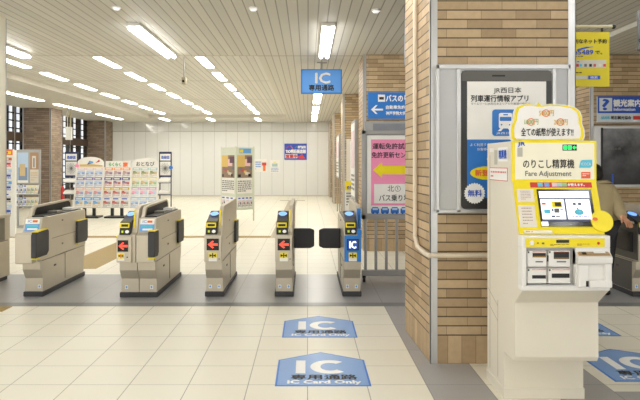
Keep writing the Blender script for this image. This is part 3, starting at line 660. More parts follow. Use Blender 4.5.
sticker(2.435, 4.39, 'blue IC floor sticker cut by the right edge beside the fare machine'); sticker(2.4, 5.55, 'blue IC floor sticker mostly hidden behind the fare machine')

# ------------------------------------------------------------------ pillar 1: notice frame, conduit
Y = 4.72; t = thing('poster_case', 'large silver poster case on the near brick pillar, smartphone style poster', 'poster case', (1.45, 4.79, 1.1))
x0, x1, z0, z1 = PX(437, Y), PX(569.5, Y), PZ(212.5, Y), PZ(65, Y)
b = MB(); b.box(x0, x1, Y, 4.784, z0, z1, M('case grey', (196, 197, 198), .4), .004); b.build('case', t)
b = MB(); fw = .02
for a in ((x0 - .004, x1 + .004, z1 - .03, z1 + .004), (x0 - .004, x1 + .004, z0 - .004, z0 + .022), (x0 - .004, x0 + .016, z0, z1), (x1 - .016, x1 + .004, z0, z1), (PX(456.5, Y), PX(460.5, Y), z0, z1 - .03), (PX(552, Y), PX(556, Y), z0, z1 - .03)): b.box(a[0], a[1], Y - .014, Y + .01, a[2], a[3], ALU, .003)
b.build('frame', t)
b = MB(); fr = FY(Y - .004); pxa, pxb = PX(461, Y), PX(551.5, Y); r = .03; zt, zb = PZ(70.5, Y), PZ(209, Y); pts = []
for cx, cz, a0 in ((pxb - r, zt - r, 0), (pxa + r, zt - r, 90), (pxa + r, zb + r, 180), (pxb - r, zb + r, 270)):
    for k in range(5): a = math.radians(a0 + 22.5 * k); pts.append((cx + r * math.cos(a), cz + r * math.sin(a)))
b.poly(fr, pts, .001, M('poster black', (50, 50, 50), .3)); Yp = Y - .004
b.pq(462, 71, 551, 81, Yp, .002, M('poster dark band', (92, 90, 84), .3)); b.pq(492, 75, 505, 76.6, Yp, .003, TXK)
b.pq(467, 81.5, 546, 139.5, Yp, .003, PAPER); b.pq(467, 139.5, 546, 198, Yp, .003, M('poster blue', (44, 122, 206), .35))
b.pt('JR西日本', 493.5, 87.4, 521, 94, Yp, .005, TXK, .0006); b.pt('列車運行情報アプリ', 470.8, 95.2, 528, 101.8, Yp, .005, TXK, .0012); b.pt('タイムリーにJR西日本エリアの列車運行情報を', 470.8, 102.6, 530, 105.4, Yp, .005, TXG)
frp = FY(Yp)
def rr(x0, y0, x1, y1, r, d, m):
    pts = []
    for cx, cy, a0 in ((x1 - r, y0 + r, 0), (x0 + r, y0 + r, 90), (x0 + r, y1 - r, 180), (x1 - r, y1 - r, 270)):
        for k in range(5): a = math.radians(a0 + 22.5 * k); pts.append((PX(cx + r * math.cos(a), Yp), PZ(cy - r * math.sin(a), Yp)))
    b.poly(frp, pts, d, m)
rr(492, 109.5, 518, 136, 3, .005, MATS['poster blue']); rr(498.5, 113, 512, 128.5, 2, .007, TXW); rr(499.5, 117, 511, 121, .6, .009, MATS['poster blue']); b.pq(503, 114.2, 507.5, 115.4, Yp, .009, MATS['poster blue'])
for px in (500.2, 508.4): b.disc(frp, PX(px + 1, Yp), PZ(124.8, Yp), .006, .006, .009, MATS['poster blue'], 10)
b.poly(frp, [(PX(500, Yp), PZ(128.5, Yp)), (PX(503, Yp), PZ(128.5, Yp)), (PX(500.6, Yp), PZ(131.2, Yp)), (PX(497.4, Yp), PZ(131.2, Yp))], .007, TXW).poly(frp, [(PX(507.5, Yp), PZ(128.5, Yp)), (PX(510.5, Yp), PZ(128.5, Yp)), (PX(513.4, Yp), PZ(131.2, Yp)), (PX(510, Yp), PZ(131.2, Yp))], .007, TXW)
b.pt('JR西日本', 496, 132, 514.5, 134.8, Yp, .007, TXW)
b.pt('よく利用する路線の', 470, 143.2, 500, 146.3, Yp, .005, TXW); b.pt('お客様の運行情報', 477, 147.8, 503, 150.6, Yp, .005, TXW)
b.disc(frp, PX(500, Yp), PZ(159, Yp), .098, .042, .005, YEL); b.disc(frp, PX(488, Yp), PZ(173, Yp), .134, .05, .006, YEL); b.pt('新登場', 475, 169.8, 495, 175.8, Yp, .008, ORG, .002)
n = 24; pts = []
for k in range(n * 2): a = math.pi * k / n; rr_ = .079 if k % 2 == 0 else .07; pts.append((PX(474.3, Yp) + rr_ * math.cos(a), PZ(193.3, Yp) + rr_ * math.sin(a)))
b.poly(frp, pts, .008, TXW); b.pt('無料', 467.5, 189.8, 481.5, 196.4, Yp, .010, TXB, .0012)
b.build('poster', t)
PIPE = M('cream conduit paint', (226, 212, 188), .45, var=.14, scale=14)
pts = [(.878, 5.22, CZ - .003), (.878, 5.22, .90), (.88, 5.12, .83), (.892, 4.80, .815), (.905, 4.765, .812), (1.99, 4.765, .812)]
tag(MB().tube(pts, .018, PIPE, 12).build('conduit_pipe', None, (.905, 5.22, .8)), 'cream painted pipe running down and around the near brick pillar', 'pipe')

# yellow flag sign on pillar 1's right side
Y = 5.3; t = thing('flag_sign', 'yellow hanging banner sign behind the near brick pillar', 'banner sign', (2.0, Y, 2.6))
MB().cyl((1.99, Y, PZ(26.6, Y)), (PX(613, Y), Y, PZ(26.6, Y)), .014, M('pale rod', (206, 198, 160), .4), 10).ball((PX(613.6, Y), Y, PZ(26.6, Y)), .02, BLACK, 10, 8).build('rod', t)
MB().box(2.0, 2.012, Y - .04, Y + .04, 2.55, 2.7, ALU).build('wall_plate', t)
x0, x1 = 2.06, PX(609, Y); b = MB().box(x0, x1, Y - .008, Y + .008, PZ(86.7, Y), PZ(32.2, Y), M('banner yellow', (222, 206, 20), .45)); Yb = Y - .008
b.pt('便利なネット予約', 569, 39, 606.5, 43.6, Yb, .003, TXK, .001)
frb = FY(Yb); arc = [(577, 49.2), (586, 46.8), (594, 46.6), (589, 47.8), (580, 50.5), (577, 51.5)]; b.poly(frb, [(PX(a, Yb), PZ(c, Yb)) for a, c in arc], .003, DBLUE)
b.pt('e5489', 574, 50, 593, 54.6, Yb, .003, DBLUE, .002); b.pt('で。', 595, 51, 602, 54.4, Yb, .003, TXK, .001); b.dashes(frb, PX(575, Yb), PX(594, Yb), PZ(57.5, Yb), PZ(55.5, Yb), .003, TXG, 1, 3)
b.pq(569, 60, 606, 68, Yb, .003, M('banner pale', (206, 204, 190), .45)); b.dashes(frb, PX(577, Yb), PX(600, Yb), PZ(62.8, Yb), PZ(60.8, Yb), .005, TXG, 1, 4)
for px, m in ((576, TXR), (579.2, CYAN), (584, TXG), (589, TXK), (593.2, C_('brick', 0)), (598.5, C_('linen', 0)), (603, TXR)): b.pq(px, 64, px + 2.6, 66.8, Yb, .005, m)
b.dashes(frb, PX(575, Yb), PX(595, Yb), PZ(73.6, Yb), PZ(71.6, Yb), .003, TXK, 1, 6); b.pq(570, 76, 587, 79.2, Yb, .003, M('banner pale', 0)); b.pq(588, 75.6, 600, 79.4, Yb, .003, DBLUE); b.pt('検索', 590, 76.2, 597.5, 78.8, Yb, .005, TXW)
b.build('banner', t)
for px in (602,): MB().box(PX(px, Y) - .008, PX(px, Y) + .008, Y - .005, Y + .005, PZ(32.2, Y), PZ(26.6, Y), BLACK).build('clip', t)

# hanging dark boxes
Y = 7.4; t = thing('hanging_display', 'dark edged display hanging behind the near brick pillar at the top', 'hanging display', (1.5, Y, CZ))
MB().box(PX(405.5, Y), 2.1, Y, Y + .12, PZ(65, Y), PZ(-20, Y), M('dark display', (46, 50, 60), .35), .01).build('case', t); MB().cyl((1.6, Y + .06, CZ), (1.6, Y + .06, PZ(-20, Y)), .02, GREYM, 8).build('rod', t)
Y = 6.0; t = thing('hanging_box', 'grey box hanging at the top right edge', 'hanging box', (3.4, Y, CZ))
MB().box(PX(636.5, Y + .05), 3.7, Y, Y + .05, PZ(50, Y), PZ(10, Y), M('dim grey', (112, 112, 112), .5), .008).build('case', t); MB().cyl((3.4, Y + .025, CZ), (3.4, Y + .025, PZ(10, Y)), .02, GREYM, 8).build('rod', t)
MB().ring(FY(Y), PX(640, Y), PZ(40.5, Y), .008, .016, .004, BLACK, 14).build('latch', t)

# ------------------------------------------------------------------ second pillar: blue direction sign, picture case; barrier in front
Y = 10.87; x0, x1 = PX(368, Y), 1.97; b = MB().box(x0, x1, Y, 10.894, PZ(118.6, Y), PZ(92.3, Y), M('direction blue', (40, 122, 206), .35))
b.pq(378, 94.6, 385, 101.8, Y, .004, TXW); b.pq(379.2, 97, 383.8, 99.6, Y, .006, TXK); b.pt('バスのりば', 386, 95, 415, 101.6, Y, .004, TXW, .004)
fr = FY(Y); yc, xa = 109.6, 371
b.pq(372.5, yc - .9, 383, yc + .9, Y, .004, TXW)
for s in (-1, 1): b.poly(fr, [(PX(371, Y), PZ(yc, Y)), (PX(375.6, Y), PZ(yc + s * 4.4, Y)), (PX(377.6, Y), PZ(yc + s * 4.4, Y)), (PX(373.6, Y), PZ(yc, Y))], .005 + s * .0003, TXW)
b.pt('自動車免許試験場', 386, 105.4, 417, 109, Y, .004, TXW, .002); b.pt('神戸学院大学', 386, 111.4, 405.5, 115, Y, .004, TXW, .002)
tag(b.build('direction_sign', None, (x0, Y, 2.2)), 'blue bus stop direction sign with white arrow on the brick pillar', 'sign')
t = thing('picture_case', 'grey picture case on the pillar, mostly hidden behind the pink sign', 'poster case', (1.45, 10.89, 1.0)); Y = 10.84
MB().box(PX(365, Y), 1.95, Y, 10.894, 1.1, PZ(121.5, Y), GREYM, .006).build('frame', t); MB().pq(373, 123.5, 420, 150, Y, .004, M('picture grey', (128, 130, 138), .3, var=.4, scale=5)).build('picture', t)
# barrier
Y = 8.1; t = thing('sign_barrier', 'grey barred barrier on castors carrying a pink bus stop poster with yellow arrow', 'barrier', (1.25, Y, 0))
x0, x1 = PX(361.5, Y), 1.95; zt, zb = PZ(130.5, Y), PZ(219, Y); b = MB()
for a in ((x0, x1, zt - .05, zt), (x0, x1, zb, zb + .06), (x0, x0 + .055, zb, zt), (x1 - .055, x1, zb, zt)): b.box(a[0], a[1], Y - .03, Y + .03, a[2], a[3], GREYM, .006)
b.box(x0 + .02, x1 - .02, Y + .0, Y + .025, zb + .02, zt - .02, GREYM); b.build('sign_frame', t); Yq = Y - .001; fr = FY(Yq)
b = MB(); xr = x1 - .06
b.q(fr, x0 + .07, xr, zb + .07, zt - .06, .003, PAPER)
def pk(x0_, y0, y1, m, d, xe=None): b.q(fr, PX(x0_, Yq), xe if xe else xr - .03, PZ(y1, Yq), PZ(y0, Yq), d, m)
pk(371, 139.5, 205.5, PINK, .005); pk(374, 184, 203.3, PAPER, .007, xr - .06)
b.pt('運転免許試験場', 372.5, 143.2, 417, 149.2, Yq, .007, TXK, .0012); b.pt('免許更新センター', 371.5, 152, 417, 158, Yq, .007, TXK, .0012)
ay = 170; b.poly(fr, [(PX(a, Yq), PZ(c, Yq)) for a, c in ((373, ay), (382, ay - 8), (382, ay - 4.3), (425, ay - 4.3), (425, ay + 4.3), (382, ay + 4.3), (382, ay + 8))], .007, M('arrow yellow', (246, 226, 20), .4))
b.pt('北①', 387.5, 185.4, 400.5, 191.6, Yq, .009, TXK); b.pt('バス乗り場', 379, 194.6, 409.5, 201.2, Yq, .009, TXK, .001)
for i in range(8):
    a = 371 + i * 9.8; b.pq(a, 208.5, a + 8.2, 213, Yq, .006, BLUE); b.pq(a + 1.2, 207, a + 7, 209, Yq, .007, BLUE); b.pq(a + 1.6, 208, a + 6.6, 210, Yq, .009, C_('pale sky', 0))
    for c in (2, 6.2): b.disc(fr, PX(a + c, Yq), PZ(213, Yq), .012, .012, .008, DBLUE, 10)
b.build('poster', t)
for k in range(10):
    x = x0 + .05 + k * .132
    if x < x1 - .02: MB().box(x - .017, x + .017, Y - .017, Y + .017, .14, zb, GREYM, .004).build('bar', t)
MB().box(x0, x1, Y - .03, Y + .03, .075, .15, GREYM, .008).build('bottom_rail', t)
for x in (x0 + .03, x1 - .1):
    c = MB(); c.cyl((x - .015, Y - .04, .033), (x + .015, Y - .04, .033), .033, BLACK, 14).box(x - .02, x + .02, Y - .05, Y + .03, .05, .08, BLACK); c.build('caster', t)
# boards along the pillar row
def sideboard(xp, y0, y1, z0, z1, label):
    t = thing('notice_board', label, 'notice board', (xp, y0, 0)); MB().box(xp - .03, xp + .03, y0, y1, z0, z1, GREYM, .006).build('frame', t)
    fr = Fr((xp - .03, y1, 0), (0, -1, 0), (0, 0, 1)); L = y1 - y0; MB().q(fr, .05, L - .05, z0 + .05, z1 - .05, .004, PAPER).q(fr, .1, L - .1, z0 + .6, z1 - .2, .007, C_('pale rose', 0)).dashes(fr, .12, L - .12, z0 + .15, z0 + .5, .007, TXG, 4, 8).build('poster', t)
    for y in (y0 + .08, y1 - .08): MB().cyl((xp, y, 0), (xp, y, z0), .02, GREYM, 8).build('leg', t)
sideboard(.93, 12.1, 13.2, .8, 2.33, 'grey edged notice board standing edge on behind the barred barrier pillar')
sideboard(.93, 18.35, 19.9, 1.05, 2.33, 'narrow pale notice board standing edge on far down the pillar row')
Y = 14.0; t = thing('leaflet_board', 'white board with yellow topped poster behind the blue fronted gate', 'notice board', (PX(350, Y), Y, 0)); x0, x1 = PX(345, Y), PX(357, Y)
MB().box(x0, x1, Y, Y + .03, PZ(222, Y), PZ(181, Y), PAPER).pq(345, 181, 357, 190.5, Y, .004, YELS).pt('のりば', 347, 185.8, 355, 189, Y, .007, DBLUE, .004).dashes(FY(Y), x0 + .03, x1 - .03, PZ(206, Y), PZ(192, Y), .004, TXG, 5, 4).build('board', t)
for x in (x0 + .03, x1 - .03): MB().cyl((x, Y + .05, 0), (x, Y + .05, PZ(185, Y)), .015, GREYM, 8).build('leg', t)
Y = 15.5; t = thing('notice_board', 'beige upright notice board between the second and third pillars', 'notice board', (PX(349, Y), Y, 0)); x0, x1 = PX(346.5, Y), PX(355, Y)
MB().box(x0, x1, Y, Y + .05, PZ(200, Y), PZ(139, Y), C_('linen', 0)).build('frame', t); MB().pq(350, 141, 354.3, 180, Y, .004, PAPER).pq(351, 144, 353.5, 149, Y, .007, LBLUE).build('poster', t)
for x in (x0 + .03, x1 - .03): MB().cyl((x, Y + .02, 0), (x, Y + .02, PZ(200, Y)), .015, GREYM, 8).build('leg', t)

# ------------------------------------------------------------------ right pillar: info sign and dark picture
Y = 10.86; x0, x1 = PX(597.5, Y), 5.84; b = MB().box(x0, x1, Y, 10.894, PZ(122.3, Y), PZ(96.3, Y), M('sign pale', (214, 224, 230), .4)); b.q(FY(Y), x0, x1, PZ(113.2, Y), PZ(96.3, Y), .004, DBLUE)
b.pq(599.2, 98, 612, 111.2, Y, .006, M('sign pale', 0)); b.text(FY(Y), '?', PX(605.6, Y), PZ(104.6, Y), .11, .18, .008, DBLUE, .008)
b.pt('観光案内所', 613.4, 99.6, 648, 106.6, Y, .006, TXW, .006); b.pt('Information', 613.6, 107.8, 635, 110.8, Y, .006, TXW, .002)
b.pt('AKASHI', 601, 116, 609, 119.2, Y, .004, CYAN, .002); b.pt('明石観光協会', 611, 116, 631, 119.4, Y, .004, TXK, .002); b.pq(633, 116, 646, 119.6, Y, .004, TXR)
tag(b.build('information_sign', None, (x0, Y, 2.2)), 'blue and white tourist information sign with question mark on the right pillar', 'sign')
t = thing('picture_case', 'silver framed case with a dark mountain picture on the right pillar', 'poster case', (5.3, 10.89, 1.05)); Y = 10.82
x0, x1, z0, z1 = PX(594.5, Y), 5.84, PZ(187.5, Y), PZ(126, Y); b = MB().box(x0, x1, Y, 10.894, z0, z1, ALU, .006); b.build('frame', t)
kk = NT('dark mountain print'); vec, xyz = kk.obj(); nz = kk.noise(2.2, 6); kk.base(kk.mix(kk.math('MULTIPLY', kk.math('MAXIMUM', kk.math('MULTIPLY_ADD', nz, 2.6, -.95), 0.0), kk.math('MULTIPLY_ADD', xyz[2], .7, -.05)), lin((40, 40, 44)), lin((200, 202, 206)))); kk.b.inputs['Roughness'].default_value = .25
b = MB().pq(603, 128.4, 660, 184.6, Y, .004, kk.m); b.pt('明石の夜', 607, 147.5, 621, 150, Y, .007, TXG); b.pq(611.5, 174, 613.5, 184, Y, .007, DBLUE); b.build('picture', t)
MB().box(PX(601, Y), PX(602.6, Y), Y - .02, Y, z0 + .03, z1 - .03, BLACK).build('case_edge', t)

# ------------------------------------------------------------------ fare adjustment machine
t = thing('fare_machine', 'cream and yellow fare adjustment machine standing before the brick pillar', 'fare machine', (1.5, 4.2, 0))
xa, xb = 1.25, 1.755
b = MB(); prof = [(4.45, .0), (4.45, 1.634), (3.905, 1.634), (3.905, 1.384), (3.79, 1.075), (3.79, .775), (3.722, .757), (3.86, .66), (3.855, .33), (3.875, .30), (4.07, .30), (4.07, .03), (4.07, 0)]
b.prism(prof[:2] + prof[2:11] + [(4.07, 0)], 'x', xa, xb, CREAMP, .004); b.build('cabinet', t)
MB().box(xa - .006, xb + .006, 4.064, 4.46, 0, .07, CREAMS, .004).build('plinth', t)
b = MB(); frs = Fr((xa, 0, 0), (0, -1, 0), (0, 0, 1))           # left side: u = -y
for y0, y1, z0, z1 in ((4.38, 4.385, .1, 1.55), (4.2, 4.204, .1, .6)): b.box(xa - .0015, xa, y0, y1, z0, z1, M('seam beige', (176, 166, 144), .5))
b.poly(frs, [(-4.5, .66), (-4.2, .56), (-4.2, .566), (-4.5, .666)], .001, MATS['seam beige']).poly(frs, [(-4.5, .56), (-4.2, .46), (-4.2, .466), (-4.5, .566)], .001, MATS['seam beige']); b.build('side_seam', t)
# stickers on its left side
def yside(px): return FP * xa / (px - VX)
b = MB()
def sq(pxl, pxr, z0, z1, d, m): b.q(frs, -yside(pxl), -yside(pxr), z0, z1, d, m)
sq(498.4, 508, 1.51, 1.60, .002, PAPER); b.text(frs, '精算機', -(yside(499) + yside(507.4)) / 2, 1.556, abs(yside(499) - yside(507.4)) * .92, .055, .004, TXB, .002); sq(494.6, 497.6, 1.49, 1.585, .002, M('tag grey', (190, 186, 170), .5)); sq(490, 494, 1.575, 1.6, .002, PAPER)
sq(489.8, 508, 1.385, 1.47, .002, TXR); sq(490.2, 507.6, 1.389, 1.466, .003, PAPER); b.dashes(frs, -yside(491.5), -yside(507), 1.40, 1.455, .005, M('pale red', (226, 130, 130), .5), 2, 3, .4); b.build('side_sticker', t)
# sign plate
Y = 3.905; b = MB(); b.box(xa - .004, xb + .004, Y - .012, Y + .01, 1.384, 1.636, YEL, .003); b.box(xa + .012, xb - .012, Y - .015, Y - .01, 1.40, 1.622, M('sign ivory', (238, 232, 206), .35, emit=.08)); Ys = Y - .015; fr = FY(Ys)
W = xb - xa
def su(px): return xa + (px - 513) / (594 - 513) * W
def sv(py): return 1.634 - (py - 141.5) / (182 - 141.5) * .25
def st(s, x0, y0, x1, y1, m, bold=0, d=.002): b.text(fr, s, (su(x0) + su(x1)) / 2, (sv(y0) + sv(y1)) / 2, su(x1) - su(x0), sv(y0) - sv(y1), d, m, bold)
def sr(x0, y0, x1, y1, m, d=.002): b.q(fr, su(x0), su(x1), sv(y1), sv(y0), d, m)
st('JR', 517.5, 142.8, 524.5, 147, TXB, .002); sr(517, 148, 522, 157, M('tag grey', 0)); sr(561, 145, 575, 151, BLACK)
for x in (561.8, 566.2): sr(x, 146, x + 3.6, 150, GRNLED, .004)
b.poly(fr, [(su(570.6), sv(148)), (su(572.6), sv(145.9)), (su(572.6), sv(147.3)), (su(574.4), sv(147.3)), (su(574.4), sv(148.7)), (su(572.6), sv(148.7)), (su(572.6), sv(150.1))], .004, GRNLED)
st('のりこし精算機', 522.6, 159.6, 572.4, 168.4, TXK, .0008); st('Fare Adjustment', 524.8, 171, 569.6, 177.6, TXG, .0005)
b.poly(fr, [(su(577), sv(168)), (su(578.5), sv(161.5)), (su(580), sv(160.3)), (su(590), sv(160)), (su(590), sv(166)), (su(588), sv(168))], .002, CYAN); st('ICOCA', 579, 162.8, 588.6, 165.6, TXW, 0, .004); sr(579.2, 172, 588.2, 178.4, M('orange red', (238, 100, 50), .5)); b.dashes(fr, su(580.5), su(587), sv(176.4), sv(173), .004, TXW, 2, 2)
b.build('sign_plate', t)
# slanted control panel
zt_, zb_ = 1.384, 1.075; yt_, yb_ = 3.905, 3.79; H = math.hypot(zt_ - zb_, yt_ - yb_)
pf = Fr((xa, yb_, zb_), (1, 0, 0), (0, yt_ - yb_, zt_ - zb_))
b = MB(); b.slab(pf, [(.0, 0), (W, 0), (W, H), (0, H)], .002, .012, YEL)
def R(x0, x1, t0, t1, d, m): b.q(pf, x0 * W, x1 * W, (1 - t1) * H, (1 - t0) * H, d, m)
R(.2, .94, .02, .12, .014, TXR)
for x, m in ((.29, CYAN), (.37, LBLUE), (.46, C_('pale rose', 0)), (.52, C_('pale teal', 0)), (.58, C_('leaf', 0))): R(x, x + .06, .03, .105, .016, m)
b.text(pf, 'が使えます。', .75 * W, .93 * H, .2 * W, .055 * H, .016, TXW, .001)
for x0_, x1_, t0, t1 in ((.03, .23, .15, .40), (.02, .22, .46, .87)):
    R(x0_, x1_, t0, t1, .014, M('notice cream', (238, 230, 214), .5)); b.dashes(pf, (x0_ + .04) * W, (x1_ - .04) * W, (1 - t1 + .04) * H, (1 - t0 - .03) * H, .016, M('faint ink', (176, 150, 146), .5), 6, 7, .3)
R(.06, .39, .93, .975, .014, PAPER); b.dashes(pf, .075 * W, .37 * W, .03 * H, .065 * H, .016, C_('rose', 0), 1, 2)
cp = b.build('control_panel', t)
b = MB(); b.slab(pf, [(.27 * W, .14 * H), (.915 * W, .14 * H), (.915 * W, .84 * H), (.27 * W, .84 * H)], .012, .018, BLACKG)
BEZ = M('screen bezel', (70, 78, 110), .3)
R(.285, .885, .19, .77, .02, BEZ); R(.285, .88, .2, .33, .022, SCRW); R(.29, .57, .355, .73, .022, SCRW); R(.59, .875, .355, .73, .022, SCRW)
R(.27, .35, .775, .855, .022, SCRW)
R(.30, .35, .42, .46, .024, ORG); R(.42, .54, .40, .51, .024, YEL); R(.455, .53, .415, .49, .026, BLACK); R(.32, .39, .55, .62, .024, CYAN); R(.41, .43, .54, .58, .024, NAVY); R(.44, .5, .53, .61, .024, TXG); R(.51, .55, .53, .57, .024, C_('pale rose', 0)); R(.40, .44, .66, .695, .024, NAVY); R(.45, .5, .67, .69, .024, TXG)
R(.67, .705, .42, .47, .024, C_('slate', 0)); R(.73, .77, .42, .47, .024, C_('slate', 0)); b.poly(pf, [(.705 * W, .48 * H), (.735 * W, .48 * H), (.72 * W, .45 * H)], .024, NAVY); b.disc(pf, .73 * W, .40 * H, .055 * W, .055 * H, .024, CYAN, 14); b.dashes(pf, .64 * W, .84 * W, .305 * H, .34 * H, .024, C_('violet', 0), 1, 5)
b.build('touch_screen', t)
b = MB(); rd = .066; cu, cv = .985 * W, .235 * H
b.slab(pf, [(cu + rd * math.cos(2 * math.pi * i / 28), cv + rd * math.sin(2 * math.pi * i / 28)) for i in range(28)], .014, .022, YELS); b.disc(pf, cu - .04, cv + .012, .016, .011, .024, ORG, 14); b.build('round_sticker', t)
# console
Yc = 3.715; fr = FY(Yc); WH = M('console white', (236, 234, 228), .35, var=.02)
def cx(px): return xa + .008 + (px - 524) / (609 - 524) * (W - .016)
def cz(py): return 1.075 - (py - 234) / (292 - 234) * .318
b = MB()
b.box(xa - .003, xb + .003, Yc, Yc + .08, cz(292), cz(286.6), WH, .006); b.box(xa - .003, cx(526.5), Yc, Yc + .08, cz(286.7), cz(246.1), WH, .004)
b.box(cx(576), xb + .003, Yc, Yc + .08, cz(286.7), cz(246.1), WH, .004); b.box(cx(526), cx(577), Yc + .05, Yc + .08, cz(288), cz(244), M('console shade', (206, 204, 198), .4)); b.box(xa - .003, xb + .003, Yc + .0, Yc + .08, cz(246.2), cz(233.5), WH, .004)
con = b.build('console', t)
b = MB(); b.q(fr, cx(525.5), cx(605), cz(245.3), cz(236.2), .003, YEL); b.disc(fr, cx(531.5), cz(240.8), .0135, .0135, .005, WH, 16); b.q(fr, cx(556), cx(569), cz(241), cz(237.8), .005, BLACKG); b.dashes(fr, cx(550), cx(569), cz(244.6), cz(242), .005, M('amber ink', (170, 130, 20), .5), 2, 5); b.dashes(fr, cx(577), cx(590), cz(244), cz(241.6), .005, MATS['amber ink'], 2, 6); b.q(fr, cx(536.5), cx(538.5), cz(242), cz(240.4), .005, MATS['amber ink']); b.q(fr, cx(541.5), cx(544), cz(242.4), cz(240.6), .005, TXG); b.disc(fr, cx(598.5), cz(241.4), .0085, .0085, .005, TXR, 14); b.build('button_strip', con)
for (x0_, y0_, x1_, y1_, s0, s1, s2, s3, ora) in ((528, 249.6, 547.6, 267, 533, 252, 546.5, 256.6, 1), (549.4, 249.6, 571.5, 267, 554.5, 251, 570, 258.4, 1), (528, 268.6, 547.6, 284.6, 532.6, 275.6, 546.5, 279.2, 0), (549.4, 268.6, 571.5, 284.6, 552.5, 273.8, 570.4, 278.4, 0)):
    m = MB(); m.box(cx(x0_), cx(x1_), Yc + .012, Yc + .06, cz(y1_), cz(y0_), WH, .006); f2 = FY(Yc + .012); m.q(f2, cx(s0), cx(s2), cz(s3), cz(s1), .002, BLACK); m.q(f2, cx(s0), cx(s2), cz(y0_ + 1.5), cz(y0_ + .7), .002, ORG); m.q(f2, cx(x0_ + .3), cx(x0_ + 1.8), cz(y0_ + 2.6), cz(y0_ + .6), .002, BLACK)
    if ora: m.q(f2, cx(s0 + 3), cx(s2 - 3), cz(262), cz(260.6), .002, TXG); m.q(f2, cx(s0 + .5), cx(s2 - .5), cz(s3 - .6), cz(s3 - 1.4), .003, M('amber ink', 0))
    m.build('ticket_module', con)
m = MB(); m.box(cx(528), cx(575), Yc + .0, Yc + .05, cz(287), cz(285.4), ALU).q(FY(Yc + .012), cx(547.8), cx(549.2), cz(261), cz(254.6), .001, BLACK).build('tray', con)
m = MB(); m.prism([(Yc, cz(265)), (Yc - .03, cz(262)), (Yc - .034, cz(256)), (Yc + .02, cz(247.6)), (Yc + .05, cz(247.6)), (Yc + .05, cz(265))], 'x', cx(576), xb + .004, WH, .006)
tf = Fr((cx(576), Yc - .031, cz(255.4)), (1, 0, 0), (0, .07, cz(247.6) - cz(256))); Wt = xb - cx(576)
m.q(tf, .008, Wt - .006, .008, .072, .004, M('tray orange', (222, 160, 40), .4)).q(tf, .014, Wt - .012, .014, .066, .006, M('coin tray', (168, 150, 124), .35)).q(tf, .10, Wt - .03, .026, .06, .008, PAPER).q(tf, .03, .055, .014, .035, .008, BLACK); m.build('coin_unit', con)
m = MB(); m.box(cx(577), cx(588), Yc - .025, Yc + .02, cz(288), cz(264), WH, .01).box(cx(588), xb + .003, Yc - .03, Yc + .02, cz(288), cz(280), WH, .008).box(cx(604), xb + .003, Yc - .025, Yc + .02, cz(281), cz(262), WH, .008); m.q(FY(Yc - .025), cx(584.4), cx(587), cz(286.6), cz(280.5), .001, BLACK); m.build('change_tray', con)
# bubble board on top
Y = 4.0; bf = FY(Y); t = thing('speech_bubble_board', 'white speech bubble board with yellow outline on top of the fare machine', 'board', (1.5, Y, 1.634))
raw = [(12, 312), (8, 250), (14, 205), (34, 160), (36, 110), (55, 60), (95, 40), (150, 34), (212, 44), (226, 20), (252, 44), (330, 36), (430, 42), (510, 58), (556, 92), (574, 140), (572, 190), (590, 235), (594, 290), (582, 322), (300, 332), (30, 326)]
def bp(p, s=1.0): x, y = p; x = 300 + (x - 300) * s; y = 185 + (y - 185) * s; return (PX(508 + x / 7.8, Y), PZ(98 + y / 7.8, Y) - .008)
b = MB(); b.slab(bf, [bp(p) for p in raw], 0, .012, WHITE); b.poly(bf, [bp(p, .965) for p in raw], .014, YEL); b.poly(bf, [bp(p, .885) for p in raw if p != (226, 20)], .016, M('bubble white', (246, 244, 240), .4))
def bt_(s, x0, y0, x1, y1, m, bold=0): a = bp((x0, y0)); c = bp((x1, y1)); b.text(bf, s, (a[0] + c[0]) / 2, (a[1] + c[1]) / 2, c[0] - a[0], a[1] - c[1], .018, m, bold)
bt_('全ての紙幣が使えます!!', 95, 225, 500, 288, TXK, .0008); LG = M('olive figures', (170, 186, 90), .5); LO = M('amber figures', (226, 186, 80), .5)
for s, x0_, x1_, yy, m in (('1000円', 122, 228, 178, LG), ('5000円', 234, 348, 110, LO), ('2000円', 350, 456, 180, LO)):
    bt_(s, x0_, yy - 22, x1_, yy + 22, m, .0006); a = bp(((x0_ + x1_) / 2 - 4, yy)); b.ring(bf, a[0], a[1], .019, .0235, .020, ORG, 20)
b.build('bubble_panel', t); MB().box(PX(540, Y), PX(556, Y), Y, Y + .08, 1.6335, 1.66, WHITE).build('stand', t)

# ------------------------------------------------------------------ walking person seen from behind
def skin(name, verts, edges, radii, m, parent=None, root=0, sub=2):
    me = bpy.data.meshes.new(name); me.from_pydata(verts, edges, []); o = bpy.data.objects.new(name, me); COL.objects.link(o)
    me.materials.append(m); md = o.modifiers.new('Skin', 'SKIN'); md.use_smooth_shade = True
    if not me.skin_vertices: 
        o.modifiers.clear(); me.attributes.new('x', 'FLOAT', 'POINT')
    for i, r in enumerate(radii): me.skin_vertices[0].data[i].radius = r if isinstance(r, tuple) else (r, r)
    me.skin_vertices[0].data[root].use_root = True
    s = o.modifiers.new('Subdivision', 'SUBSURF'); s.levels = s.render_levels = sub
    if parent: o.parent = parent
    return o
def chain(spec):
    vs, es, rs, ix = [], [], [], {}
    for nm, p, r, par in spec:
        ix[nm] = len(vs); vs.append(p); rs.append(r)
        if par: es.append((ix[par], ix[nm]))
    return vs, es, rs
SK = M('skin', (206, 150, 116), .5, var=.08); JK = M('beige padded jacket', (178, 162, 124), .8, var=.16, scale=9); TR = M('dark trousers', (42, 42, 46), .8); HR = M('black hair', (20, 18, 18), .5, var=.3, scale=60)
